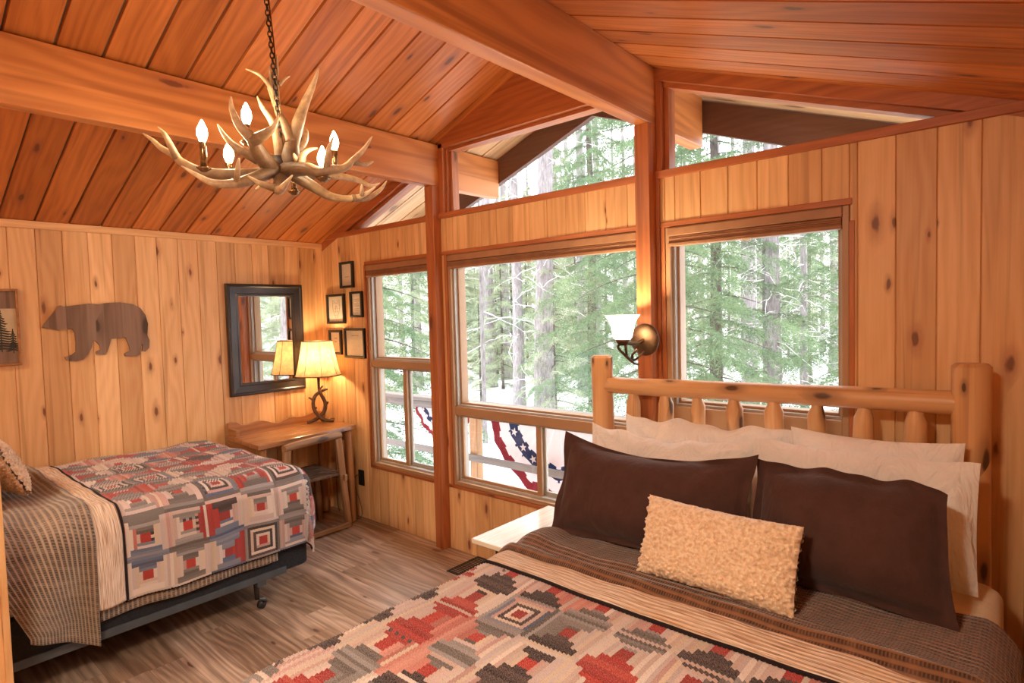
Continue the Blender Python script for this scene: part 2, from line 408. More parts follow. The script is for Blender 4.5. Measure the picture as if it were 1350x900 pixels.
# antler : U runs 0 base .. 1 tip
m, nt, b, out = newmat('antler'); g = G(nt); uv = g.uv()
sx = g.n('ShaderNodeSeparateXYZ'); g.l(uv, sx.inputs[0])
n = g.noise(g.obj(), 38, 4, .6); n3 = g.noise(g.scale(uv, (6, 160, 0)), 1, 3)
f = g.math('ADD', sx.outputs[0], g.math('MULTIPLY_ADD', n, .7, -.35))
c = g.ramp(f, [(.02, (.10, .055, .028, 1)), (.40, (.24, .145, .075, 1)), (.72, (.50, .33, .18, 1)), (1.0, (.80, .60, .36, 1))])
c = g.mix(g.math('MULTIPLY', g.smooth(n3, .5, .75), .35), c, (.2, .11, .06, 1))
g.l(c, b.inputs['Base Color']); b.inputs['Roughness'].default_value = .45
g.l(g.bump(n3, .3, .006), b.inputs['Normal']); M['antler'] = m
# translucent lamp shades
def shade(name, c, tf=.6, var=.2, rough=.8):
    m, nt, b, out = newmat(name); g = G(nt)
    n = g.noise(g.obj(), 22, 4, .6)
    cc = g.mix(g.smooth(n, .3, .75), mul(c, 1-var), mul(c, 1+var*.4))
    g.l(cc, b.inputs['Base Color']); b.inputs['Roughness'].default_value = rough
    tr = g.n('ShaderNodeBsdfTranslucent'); g.l(cc, tr.inputs[0]); mx = g.n('ShaderNodeMixShader'); mx.inputs[0].default_value = tf
    g.l(b.outputs[0], mx.inputs[1]); g.l(tr.outputs[0], mx.inputs[2]); g.l(mx.outputs[0], out.inputs[0]); return m
M['shade'] = shade('parchment_shade', (.56, .36, .185, 1), .40, .32)
M['glass_shade'] = shade('frosted_glass_shade', (.95, .90, .80, 1), .7, .03, .3)
# bark, needles
def bark(name, c1, c2):
    m, nt, b, out = newmat(name); g = G(nt)
    o = g.obj(); n = g.noise(g.scale(o, (22, 22, 5)), 1, 5, .65)
    g.l(g.ramp(n, [(.3, c2), (.7, c1)]), b.inputs['Base Color']); b.inputs['Roughness'].default_value = .95
    b.inputs['Specular IOR Level'].default_value = .1
    g.l(g.bump(n, .8, .03), b.inputs['Normal']); return m
M['bark'] = bark('grey_bark', (.36, .325, .33, 1), (.14, .12, .122, 1))
M['bark_d'] = bark('brown_bark', (.17, .145, .135, 1), (.065, .05, .048, 1))
M['deadtwig'] = plain('pale_lichen_twig', (.62, .60, .58, 1), .9, nscale=12, namp=.2)
def needles(name, c1, c2):
    m, nt, b, out = newmat(name); g = G(nt)
    n = g.noise(g.obj(), 2.6, 4, .6)
    c = g.mix(g.smooth(n, .3, .7), c1, c2); g.l(c, b.inputs['Base Color']); b.inputs['Roughness'].default_value = .7
    tr = g.n('ShaderNodeBsdfTranslucent'); g.l(c, tr.inputs[0]); mx = g.n('ShaderNodeMixShader'); mx.inputs[0].default_value = .3
    g.l(b.outputs[0], mx.inputs[1]); g.l(tr.outputs[0], mx.inputs[2]); g.l(mx.outputs[0], out.inputs[0]); return m
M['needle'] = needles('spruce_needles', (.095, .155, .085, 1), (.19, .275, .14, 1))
M['needle_haze'] = needles('haze_pale_fir_needles', (.24, .29, .19, 1), (.40, .44, .29, 1))  # haze put into the needle colour: lightened so the firs look hazed
SKY = 1.9; EXPO = .80; BULB = 75; TABLE = 190; SCONCE = 700; FILL_DOME = 80
# ------------------------------------------------------------------ camera, world
f_px = 783.62
yaw, pit, rol = [radians(a) for a in (-41.04263799, -2.66667472, -1.54582197)]
fw = Vector((sin(yaw), cos(yaw), 0)); rt = Vector((cos(yaw), -sin(yaw), 0)); up = Vector((0, 0, 1))
f2 = fw*cos(pit)+up*sin(pit); u2 = up*cos(pit)-fw*sin(pit)
r3 = rt*cos(rol)+u2*sin(rol); u3 = u2*cos(rol)-rt*sin(rol)
cam = bpy.data.cameras.new('camera'); co = bpy.data.objects.new('camera', cam); COL.objects.link(co)
cam.sensor_width = 36; cam.lens = f_px*36/1350; cam.clip_start = .02; cam.clip_end = 300
co.matrix_world = Matrix(((r3.x, u3.x, -f2.x, 0.0), (r3.y, u3.y, -f2.y, -2.9), (r3.z, u3.z, -f2.z, 1.69), (0, 0, 0, 1)))
SC.camera = co
w = bpy.data.worlds.new('overcast_sky'); SC.world = w; w.use_nodes = True; nt = w.node_tree; nt.nodes.clear(); g = G(nt)
out = g.n('ShaderNodeOutputWorld'); bg = g.n('ShaderNodeBackground')
tc = g.n('ShaderNodeTexCoord'); n = g.noise(tc.outputs['Generated'], 3, 4)
g.l(g.mix(g.smooth(n, .3, .7), (.86, .93, 1.0, 1), (1, 1, 1, 1)), bg.inputs[0]); sz = g.n('ShaderNodeSeparateXYZ'); g.l(tc.outputs['Generated'], sz.inputs[0])
# overcast sky: about three times brighter overhead than at the horizon
g.l(g.math('MULTIPLY', g.math('MULTIPLY_ADD', g.math('MAXIMUM', sz.outputs[2], 0.0), 2.2, 1.0), SKY), bg.inputs[1])
g.l(bg.outputs[0], out.inputs[0])
SC.view_settings.view_transform = 'Standard'; SC.view_settings.look = 'None'; SC.view_settings.gamma = 1; SC.view_settings.use_curve_mapping = False
SC.view_settings.exposure = EXPO
SC.cycles.use_denoising = True
SC.cycles.max_bounces = 10; SC.cycles.diffuse_bounces = 5; SC.cycles.glossy_bounces = 4; SC.cycles.transparent_max_bounces = 16; SC.cycles.transmission_bounces = 6
SC.cycles.caustics_reflective = False; SC.cycles.caustics_refractive = False; SC.cycles.sample_clamp_indirect = 6
# ------------------------------------------------------------------ room constants (metres; window wall on y=0, room towards -y)
XL, XR, YF = -4.736, .165, -5.0
RX, RZ, SL = -2.29, 3.24, .364          # ridge position, height and roof slope
ROOF_Y1 = .68                            # outer end of the roof overhang
def roof(x): return RZ-SL*abs(x-RX)
PB = .1385                               # wall board pitch

def boards(mb, a0, a1, zb, zt, place, off=0.0, pitch=PB, ch=.0035, dp=.006):
    """vertical tongue and groove boards between a0 and a1; zb, zt functions of a"""
    k = math.floor((a0-off)/pitch)
    while off+k*pitch < a1-1e-6:
        l = max(a0, off+k*pitch); r = min(a1, off+(k+1)*pitch); k0 = k; k += 1
        if r-l < .004: continue
        random.seed(hash((round(off, 3), k0, round(pitch, 3))) & 0xffff); mb.rnd()
        cl = min(ch, (r-l)*.3)
        P = lambda a, d, z: place(a, d, z)
        li, ri = l+cl, r-cl
        uv = lambda a, z: (z, a)
        mb.face([P(li, 0, zb(li)), P(ri, 0, zb(ri)), P(ri, 0, zt(ri)), P(li, 0, zt(li))], [uv(li, zb(li)), uv(ri, zb(ri)), uv(ri, zt(ri)), uv(li, zt(li))])
        mb.face([P(l, dp, zb(l)), P(li, 0, zb(li)), P(li, 0, zt(li)), P(l, dp, zt(l))], [uv(l, zb(l)), uv(li, zb(li)), uv(li, zt(li)), uv(l, zt(l))])
        mb.face([P(ri, 0, zb(ri)), P(r, dp, zb(r)), P(r, dp, zt(r)), P(ri, 0, zt(ri))], [uv(ri, zb(ri)), uv(r, zb(r)), uv(r, zt(r)), uv(ri, zt(ri))])
c_ = lambda z: (lambda a: z)

core = lambda pl_: (lambda a, b, d: pl_(a, d, b))
# window wall: boards + solid core behind, one mesh
pw = lambda a, d, z: (a, d, z)
wb = MB()
regs = [(XL, -4.085, 0, 2.376), (-4.085, -3.25, 0, .47), (-4.085, -3.25, 2.118, 2.376),
        (-3.172, -3.115, 0, 2.376), (-3.115, -1.575, 0, .47), (-3.115, -1.575, 2.118, 2.376),
        (-1.575, -1.56, 0, 2.376), (-1.487, -1.442, 0, 2.376), (-1.442, -.585, 0, .60), (-1.442, -.585, 2.118, 2.376), (-.585, XR+.15, 0, 2.376)]
OFF = -.555
for a0, a1, z0, z1 in regs:
    zt = (lambda a, z1=z1: min(z1, roof(a)) if z1 > 2.3 else z1)
    boards(wb, a0, a1, c_(z0), zt, pw, OFF)
    wb.cur = (.5, .5, .3)
    pts = [(a0, z0), (a1, z0), (a1, zt(a1)), (a0, zt(a0))]
    if a0 <= XL: pts = [(a0-.14, z0), (a1, z0), (a1, 2.376), (-4.66, 2.376), (a0-.14, 2.33)]
    wb.prism(pts, core(pw), .0062, .14)
wb.rnd()
for a0, a1 in ((-3.26, -3.165), (-1.57, -1.48)):            # behind the posts
    wb.box(a0, a1, .0062, .14, 0, roof(a0) if a0 < RX else roof(a1))
# gable board above the middle clerestory window
g0, g1, zz = -3.172, -1.56, 2.905
gb = MB(); gb.prism([(g0, zz), (g1, zz), (g1, roof(g1)+.02), (RX, RZ+.02), (g0, roof(g0)+.02)], core(pw), -.002, .14, grain_v=False)
struct(gb.build('trim_30', M['trim']))
wall_back = struct(wb.build('wall_back', M['pine']))
# left wall
pl = lambda a, d, z: (XL-d, a, z)
wb = MB(); boards(wb, YF, 0.0, c_(0), c_(2.36), pl, -2.014)
wb.prism([(YF-.14, 0), (.14, 0), (.14, 2.33), (YF-.14, 2.33)], core(pl), .0062, .14)
struct(wb.build('wall_left', M['pine']))
# right wall, just beside the camera
pr_ = lambda a, d, z: (XR+d, a, z)
wb = MB(); boards(wb, YF, 0.0, c_(0), c_(2.36), pr_, -2.014)
wb.prism([(YF-.14, 0), (.14, 0), (.14, 2.34), (YF-.14, 2.34)], core(pr_), .0062, .14)
struct(wb.build('wall_right', M['pine']))
# wall behind the camera
pf = lambda a, d, z: (a, YF-d, z)
wb = MB()
for a0, a1 in ((XL, RX), (RX, XR)):
    boards(wb, a0, a1, c_(0), roof, pf, 0.0)
    wb.prism([(a0, 0), (a1, 0), (a1, roof(a1)), (a0, roof(a0))], core(pf), .0062, .14)
struct(wb.build('wall_front', M['pine']))
# short partition at the head of the far bed (only its edge shows)
wb = MB(); wb.box(-3.02, -2.905, YF, -2.53, 0, 3.0); struct(wb.build('wall_partition', M['pine']))
tb = MB(); tb.box(-3.04, -2.885, -2.53, -2.508, 0, 3.0); struct(tb.build('trim_1', M['pine'], bevel=.003))

# floor planks run along x
fb = MB(); random.seed(3)
y = YF
while y < 0:
    y2 = min(y+.152, .0)
    x = XL-random.random()*1.2
    while x < XR:
        x2 = x+1.22
        l, r = max(x, XL), min(x2, XR)
        if r > l:
            fb.rnd(); e = .0012
            fb.face([(l+e, y+e, 0), (r-e, y+e, 0), (r-e, y2-e, 0), (l+e, y2-e, 0)], [(l, y), (r, y), (r, y2), (l, y2)])
        x = x2
    y = y2
fb.cur = (.5, .5, .0); fb.box(XL-.14, XR+.14, YF-.14, .14, -.15, -.0015, 'x')
struct(fb.build('floor', M['floor']))

# ceiling: planks run up each slope
cb = MB(); CP = .1775
def slope_boards(mb, sgn, xe, y0, y1, off, lift=0.0):
    n = sqrt(1+SL*SL)
    def P(s, yy, d):
        x = RX+sgn*s
        return (x+sgn*SL/n*d, yy, RZ-SL*s+lift+d/n)
    L = abs(xe-RX); k = math.floor((y0-off)/CP); ch = .007; dp = .02
    while off+k*CP < y1:
        l = max(y0, off+k*CP); r = min(y1, off+(k+1)*CP); k += 1
        if r-l < .012: continue
        mb.rnd(); a, b_ = l+ch, r-ch
        q = [[(0, l, dp), (L, l, dp), (L, a, 0), (0, a, 0)], [(0, a, 0), (L, a, 0), (L, b_, 0), (0, b_, 0)], [(0, b_, 0), (L, b_, 0), (L, r, dp), (0, r, dp)]]
        for f in q:
            uv = [(p[0]*n+sgn*9, p[1]) for p in f]
            if sgn > 0: f = f[::-1]; uv = uv[::-1]
            mb.face([P(*p) for p in f], uv)
    return P
random.seed(11)
for sgn, xe in ((-1, XL-.02), (1, XR+.02)):
    slope_boards(cb, sgn, xe, YF, .012, -2.19)
struct(cb.build('ceiling', M['ceil']))
# roof deck above the boards, with overhang
rb = MB()
for sgn, xe in ((-1, XL-.6), (1, XR+.6)):
    pp = lambda a, b, d: (a, d, b)
    a, b = (xe, RX) if sgn < 0 else (RX, xe)
    rb.prism([(a, roof(a)+.012), (b, roof(b)+.012), (b, roof(b)+.17), (a, roof(a)+.17)], pp, YF-.4, ROOF_Y1)
struct(rb.build('roof', M['roof']))
sb = MB(); random.seed(5)
for sgn, xe in ((-1, XL-.6), (1, XR+.6)):
    slope_boards(sb, sgn, xe, .12, ROOF_Y1, -2.19, -.004)
struct(sb.build('roof_soffit', M['soffit']))
# barge rafters at the gable end
bb = MB(); d = .20
pp = lambda a, b, d: (a, d, b)
for a, b in ((XL-.6, RX), (RX, XR+.6)):
    bb.rnd(); bb.prism([(a, roof(a)-d), (b, roof(b)-d), (b, roof(b)-.01), (a, roof(a)-.01)], pp, ROOF_Y1-.045, ROOF_Y1+.0, grain_v=False)
struct(bb.build('roof_barge_trim', M['barge']))

# purlin beams (run through the wall) and posts
for nm, x0, x1, z0, y1 in (('beam', -3.257, -3.172, 2.607, .64), ('beam', -1.57, -1.487, 2.655, .60)):
    b = MB(); b.rnd()
    zt = min(roof(x0), roof(x1))+.01
    b.box(x0, x1, YF, y1, z0, zt, 'y')
    struct(b.build(nm, M['beam'], bevel=.006))
for x0, x1, yf, zt in ((-3.257, -3.172, -.066, 2.607), (-1.57, -1.487, -.082, 2.655)):
    b = MB(); b.rnd(); b.box(x0, x1, yf, .02, 0, zt, 'z'); struct(b.build('post', M['trim'], bevel=.004))

# trims --------------------------------------------------------------
tn = [2]
def trim(boxes, mat='trim', bevel=.003):
    b = MB()
    for q in boxes: b.rnd(); b.box(*q)
    o = struct(b.build('trim_%d' % tn[0], M[mat], bevel=bevel)); tn[0] += 1; return o
for x0, x1 in ((XL, -3.257), (-3.172, -1.57), (-1.487, XR)):      # sill under the clerestory
    trim([(x0, x1, -.018, .10, 2.376, 2.414, 'x')])
for x0, x1 in ((-4.10, -3.257), (-3.172, -1.57), (-1.487, -.575)):  # head casing above the windows
    trim([(x0, x1, -.006, .06, 2.118, 2.146, 'x')])
trim([(-4.10, -3.257, -.012, .05, .452, .474, 'x'), (-4.103, -4.083, -.012, .05, .452, 2.118, 'z')])
trim([(-3.172, -1.57, -.012, .05, .452, .474, 'x'), (-3.135, -3.112, -.012, .05, .452, 2.118, 'z'), (-1.580, -1.57, -.012, .05, .452, 2.118, 'z')])
trim([(-1.487, -1.468, -.012, .05, .58, 2.376, 'z'), (-1.466, -1.442, -.006, .05, .58, 2.118, 'z'), (-.587, -.566, -.004, .05, .58, 2.05, 'z')])
# wall-top mould on the low wall, corner strip
trim([(XL, XL+.018, YF, 0, 2.305, 2.352, 'y')], 'pine')
trim([(XL, XL+.016, -.02, 0, 0, 2.34, 'z')], 'pine', .004)
# clerestory head members following the roof, and jambs
def sloped(x0, x1, dt, y0, y1, mat='trim', gap=0.0):
    b = MB(); b.rnd()
    b.prism([(x0, roof(x0)-gap-dt), (x1, roof(x1)-gap-dt), (x1, roof(x1)-gap), (x0, roof(x0)-gap)], pp, y0, y1, grain_v=False)
    o = struct(b.build('trim_%d' % tn[0], M[mat])); tn[0] += 1
sloped(XL, -3.257, .07, -.004, .10); sloped(XL, -3.257, .028, .03, .11, 'trim', .07)
sloped(-1.487, XR, .058, -.004, .10); sloped(-1.487, XR, .026, .03, .11, 'trim', .058)
trim([(-3.172, -1.57, -.004, .10, 2.868, 2.905, 'x'), (-3.172, -1.57, .03, .11, 2.846, 2.868, 'x')])
trim([(-3.172, -3.125, -.004, .10, 2.414, 2.9, 'z'), (-3.125, -3.105, .02, .1, 2.414, 2.9, 'z'), (-3.105, -3.083, .045, .11, 2.414, 2.9, 'z')])
trim([(-1.487, -1.457, .0, .10, 2.414, 2.92, 'z'), (-1.457, -1.43, .035, .11, 2.414, 2.90, 'z')])

# windows -------------------------------------------------------------
def frame_box(mb, x0, x1, z0, z1, w, y0, y1):
    wl, wr, wb_, wt = w if hasattr(w, '__len__') else (w,)*4
    mb.box(x0, x0+wl, y0, y1, z0, z1, 'z'); mb.box(x1-wr, x1, y0, y1, z0, z1, 'z')
    mb.box(x0+wl, x1-wr, y0, y1, z0, z0+wb_, 'x'); mb.box(x0+wl, x1-wr, y0, y1, z1-wt, z1, 'x')
def pane(x0, x1, z0, z1, y, par):
    b = MB(); b.box(x0, x1, y, y+.004, z0, z1); o = b.build('pane', M['pane'], par); return o
def window(nm, x0, x1, z0, z1, zsplit, mull, rail):
    w = struct(empty(nm, (0, 0, 0)))
    f = MB(); frame_box(f, x0, x1, z0, z1, .028, .0, .13)
    f.box(x0+.028, x1-.028, .005, .13, zsplit-rail/2, zsplit+rail/2, 'x'); f.build('frame', M['vinyl'], w, bevel=.004)
    # fixed sash above: tan stop, pale track, inner bead
    a0, a1, b0, b1 = x0+.028, x1-.028, zsplit+rail/2, z1-.028
    s = MB(); frame_box(s, a0, a1, b0, b1, .026, .052, .12); s.build('sash', M['vinyl'], w, bevel=.003)
    t = MB(); frame_box(t, a0, a1, b0, b1, .013, .024, .052); t.build('track', M['vinyl2'], w)
    pane(a0+.02, a1-.02, b0+.02, b1-.02, .075, w)
    # slider below
    b0, b1 = z0+.028, zsplit-rail/2
    t = MB(); frame_box(t, a0, a1, b0, b1, .014, .03, .11); t.build('track', M['vinyl2'], w)
    s = MB(); frame_box(s, a0+.012, mull+.02, b0+.012, b1-.004, (.022, .042, .022, .012), .045, .066); s.build('sash', M['vinyl'], w, bevel=.003)
    pane(a0+.03, mull, b0+.03, b1-.012, .055, w)
    s = MB(); frame_box(s, mull-.02, a1-.012, b0+.012, b1-.004, (.055, .03, .03, .02), .072, .094); s.build('sash', M['vinyl2'], w, bevel=.003)
    pane(mull+.02, a1-.03, b0+.03, b1-.02, .082, w)
    return w
window('window_1', -4.083, -3.25, .474, 2.118, 1.315, -3.69, .055)
window('window_2', -3.112, -1.575, .474, 2.118, 1.01, -2.36, .062)
window('window_3', -1.442, -.587, .60, 2.118, 1.13, -1.03, .10)
def cler(nm, poly, y=.075):
    w = struct(empty(nm)); b = MB(); b.prism(poly, pp, y, y+.004); b.build('pane', M['pane'], w)
cler('window_4', [(-4.53, 2.41), (-3.25, 2.41), (-3.25, roof(-3.25)-.08), (-4.53, roof(-4.53)-.01)])
cler('window_5', [(-3.1, 2.41), (-1.565, 2.41), (-1.565, 2.86), (-3.1, 2.86)])
cler('window_6', [(-1.45, 2.41), (-.05, 2.41), (-1.45, roof(-1.45)-.07)])
# pulled-up shades, one per window
def blind(x0, x1, label):
    t = empty('window_shade', ((x0+x1)/2, .0, 2.118), label, 'window shade', 'pulled up window shades')
    L = (x1-x0)/2
    b = MB(); b.box(-L, L, -.012, .04, -.048, -.006, 'x'); b.build('headrail', M['blind_l'], t, bevel=.004)
    b = MB()
    for k in range(4): b.box(-L+.004, L-.004, -.004-.003*(k % 2), .036, -.050-.0085*(k+1), -.050-.0085*k, 'x')
    b.build('folded_fabric', M['blind'], t, bevel=.003)
    b = MB(); b.box(-L+.002, L-.002, -.012, .038, -.1, -.084, 'x'); b.build('bottom_rail', M['blind_l'], t, bevel=.003)
    b = MB(); b.box(-.022, .022, -.020, -.012, -.112, -.098, 'x'); b.build('pull_tab', M['mat'], t, bevel=.002)
blind(-4.078, -3.262, 'short brown shade drawn up over the narrow window beside the small picture frames')
blind(-3.108, -1.592, 'longest brown shade drawn up over the wide picture window between the posts')
blind(-1.425, -.612, 'brown shade drawn up over the window behind the log headboard')
# ------------------------------------------------------------------ cloth draped over a mattress
def fbm(p, s): return noise.noise(Vector(p)*s)
class Drape:
    def __init__(s, x0, x1, y0, z, r=.07, wav=.012, corner=.12, puff=.0):
        s.x0, s.x1, s.y0, s.y1, s.z, s.r, s.wav = x0+r, x1-r, y0, 9, z, r, wav
        s.puff = puff; s.foot = None; s.corner = corner
    def __call__(s, p, q, lift=0.0):
        """p across, q along; foot edge is y0 when foot=-1 (towards -y) or +y when foot=+1"""
        r = s.r
        dx = p-s.x1 if p > s.x1 else (p-s.x0 if p < s.x0 else 0.0)
        if s.foot > 0:
            e = s.y0-r; dy = max(0.0, q-e)
        else:
            e = s.y0+r; dy = min(0.0, q-e)
        bx = min(max(p, s.x0), s.x1); by = q-dy
        # both overhangs at a corner share one rounded fold
        d = hypot(dx, dy)
        if dx and dy: d = (abs(dx)**3+abs(dy)**3)**(1/3)
        if d < 1e-6:
            return Vector((p, q, s.z+lift+s.puff*fbm((p, q, 3), 5)))
        h = hypot(dx, dy); ux, uy = dx/h, dy/h
        if d < r*pi/2:
            a = d/r; ho = r*sin(a); dr = r*(1-cos(a)); no = cos(a)
        else:
            ho = r; dr = r+d-r*pi/2; no = 0
        t = (q if abs(dx) > abs(dy) else p)
        k = min(1, dr/.25)
        ho += k*s.wav*(sin(t*11+1.3)+.6*sin(t*23+.4))+.03*k
        ho += lift*(1-no)
        z = s.z-dr+lift*no+s.puff*fbm((p, q, 3), 5)
        return Vector((bx+ux*ho, by+uy*ho, z))

def L_(*c): return lin(*c)[:3]
CREAM = [L_(220, 204, 194), L_(230, 216, 208), L_(210, 184, 174), L_(216, 192, 186), L_(200, 160, 154), L_(222, 202, 182), L_(212, 194, 192)]
GREY = [L_(112, 104, 102), L_(132, 126, 124), L_(98, 91, 90), L_(148, 142, 142), L_(118, 113, 112), L_(160, 154, 156)]
CHAR = [L_(54, 40, 46), L_(66, 50, 54), L_(46, 35, 40), L_(80, 62, 64), L_(60, 48, 54)]
RED = [L_(176, 38, 34), L_(192, 52, 44), L_(158, 34, 34), L_(186, 70, 60), L_(168, 48, 48)]
BLUE = [L_(92, 108, 140), L_(116, 126, 148), L_(78, 92, 124), L_(140, 142, 156)]
TAN = [L_(196, 140, 96), L_(178, 120, 86), L_(206, 156, 112)]
PINK = [L_(206, 132, 120), L_(190, 112, 104), L_(214, 150, 138)]
def quilt_color(seed, mode):
    """log-cabin patchwork: 13x13 strips per block, red hearth, strips shared across block edges"""
    cache = {}
    def fam(key, kind):
        if key not in cache:
            R = random.Random(str((seed, key)))
            if kind == 'light': cache[key] = R.choice([CREAM, CREAM, CREAM, CREAM, PINK, GREY, GREY])
            elif kind == 'dark': cache[key] = R.choice([CHAR, CHAR, CHAR, GREY, GREY, RED, RED, CHAR])
            elif kind == 'warm': cache[key] = R.choice([RED, RED, CREAM, CREAM, CREAM, PINK])
            else: cache[key] = R.choice([GREY, GREY, GREY, CHAR, BLUE, CREAM])
        return cache[key]
    def col(ci, cj):
        bi, bj = ci//13, cj//13; i, j = ci % 13, cj % 13
        R = random.Random(str((seed, 'b', bi, bj))); special = R.random()
        if 5 <= i <= 7 and 5 <= j <= 7: return RED[(bi*3+bj) % 3]
        ring = max(abs(i-6), abs(j-6))-1
        di, dj = abs(i-6), abs(j-6)
        side = (('L' if i < 6 else 'R') if (di > dj or (di == dj and ring % 2)) else ('B' if j < 6 else 'T'))
        if special < .09:
            f = [CREAM, CHAR, CREAM, BLUE if special < .05 else CHAR, GREY, CREAM][ring-1]
        else:
            if side == 'L': key, kind = ('v', bi, bj), 0
            elif side == 'R': key, kind = ('v', bi+1, bj), 0
            elif side == 'B': key, kind = ('h', bi, bj), 1
            else: key, kind = ('h', bi, bj+1), 1
            f = fam(key, (('cool', 'warm') if mode == 'foot' else ('light', 'dark'))[kind])
        S = random.Random(str((seed, bi, bj, ring, side)))
        c = S.choice(f)
        if S.random() < .10: c = S.choice(CREAM)
        if S.random() < .015: # ticked print strip
            if (i+j) % 2: c = S.choice(CHAR)
        k = S.uniform(.88, 1.1)
        return tuple(min(1, v*k) for v in c)
    return col

def quilt_mesh(dr, p0, p1, q0, q1, seed, mode, lift, cell=.015, sub=2, hp=.0115):
    ni, nj = round((p1-p0)/cell), round((q1-q0)/cell)
    qc = quilt_color(seed, mode)
    mb = MB(); cells = {}
    def fn(i, j):
        p = p0+i*cell/sub; q = q0+j*cell/sub
        a = i % sub; b = j % sub
        h = hp if (a and b) else (hp*.35 if (a or b) else 0.0)
        if i in (0, ni*sub) or j in (0, nj*sub): h = 0
        if i % (13*sub) == 0 or j % (13*sub) == 0: h = -.002
        return dr(p, q, lift+h)
    def col(i, j):
        k = (i//sub, j//sub)
        if k not in cells: cells[k] = qc(*k)
        return cells[k]
    mb.grid(fn, ni*sub, nj*sub, uv=lambda i, j: (i*cell/sub, j*cell/sub), col=col)
    return mb
def edge_strip(dr, pa, qa, pb, qb, w, lift, n=120, r=.007):
    """rounded binding along a straight line on the cloth"""
    path = []
    for k in range(n+1):
        t = k/n; path.append(dr(pa+(pb-pa)*t, qa+(qb-qa)*t, lift))
    mb = MB(); mb.tube(path, r, 6); return mb
def band_mesh(dr, p0, p1, q0, q1, lift, nu, nv, hf=None):
    mb = MB()
    def fn(i, j):
        p = p0+(p1-p0)*i/nu; q = q0+(q1-q0)*j/nv
        return dr(p, q, lift+(hf(p, q, i/nu, j/nv) if hf else 0))
    mb.grid(fn, nu, nv, uv=lambda i, j: (p0+(p1-p0)*i/nu, q0+(q1-q0)*j/nv)); return mb

# ------------------------------------------------------------------ pillows
def pillow(name, w, h, t, mat, M4, flange=0.0, seed=0, sag=.03, wr=.006, nu=64, nv=40, flop=0.0, taper=0.0, droop=0.0, droopl=0.0, label=None, cat='pillow', group=None, curl=0, dent=0, topwave=0.0, pinch=.05):
    mb = MB()
    def side(sgn):
        def fn(i, j):
            u = -1+2*i/nu; v = -1+2*j/nv
            iu = 1-flange/(w/2); iv = 1-flange/(h/2)
            uu = max(-1, min(1, u/iu)); vv = max(-1, min(1, v/iv))
            prof = max(0, 1-abs(uu)**2.3)**.62*max(0, 1-abs(vv)**2.3)**.62
            x = u*w/2*(1-pinch*(1-u*u)*0-pinch*(1-abs(v)**3)*abs(u)**6*.0)
            # edges bow inwards between the corners
            x -= math.copysign(pinch*w/2*(1-v*v)*abs(u)**5, u)
            y = v*h/2-math.copysign(pinch*h/2*1.6*(1-u*u)*abs(v)**5, v)
            th = t/2*prof
            n1 = noise.noise(Vector((x*4+seed, y*4, seed*1.7)))
            n2 = noise.noise(Vector((x*9+seed*2, y*9, seed)))
            # gathers that radiate from the corners
            cw = 0
            for cx, cy in ((-1, -1), (1, -1), (-1, 1), (1, 1)):
                dx, dy = u-cx, (v-cy)*h/w; d = hypot(dx, dy)
                cw += sin(atan2(dy, dx)*15+seed)*math.exp(-d*3.2)
            th += (n1*t*.10+n2*wr+cw*wr*1.1)*min(1, prof*1.6)
            if dent: th -= dent*math.exp(-((u-.1)**2*5+(v-.85)**2*9))
            x -= taper*w/2*max(0, v+1)/2*max(0, u)
            y -= (droop*max(0, u)**4+droopl*max(0, -u)**3)*max(0, v)**2
            y += -sag*(1-u*u)*max(0, v)**2
            y += topwave*sin(u*7+seed)*max(0, v)**3+topwave*.6*sin(u*15+seed*2)*max(0, v)**4
            z = sgn*max(th, .0015)
            edge = max(abs(u), abs(v))
            if flange and edge > .9: z += .012*sin((x+y)*26+seed)*(edge-.9)*10
            z += curl*(u*u)
            if flop: z += flop*max(0, abs(u)-.6)**2
            return M4 @ Vector((x, y, z))
        return fn
    mb.grid(side(1), nu, nv, uv=lambda i, j: (w*i/nu, h*j/nv))
    mb.grid(side(-1), nu, nv, uv=lambda i, j: (w*i/nu+.3, h*j/nv), flip=True)
    o = mb.build(name, mat, smooth=True)
    return tag(o, label, cat, group)
def pose(cx, yb, zb, h, tilt, yaw=0.0, roll=0.0):
    """pillow standing on its long edge: local x across, y up, z towards the foot of the bed (-y)"""
    B = Matrix(((1, 0, 0, 0), (0, 0, -1, 0), (0, 1, 0, 0), (0, 0, 0, 1)))
    return (Matrix.Translation((cx, yb, zb)) @ Matrix.Rotation(yaw, 4, 'Z') @ Matrix.Rotation(-tilt, 4, 'X') @ B
            @ Matrix.Translation((0, h/2, 0)) @ Matrix.Rotation(roll, 4, 'Z'))

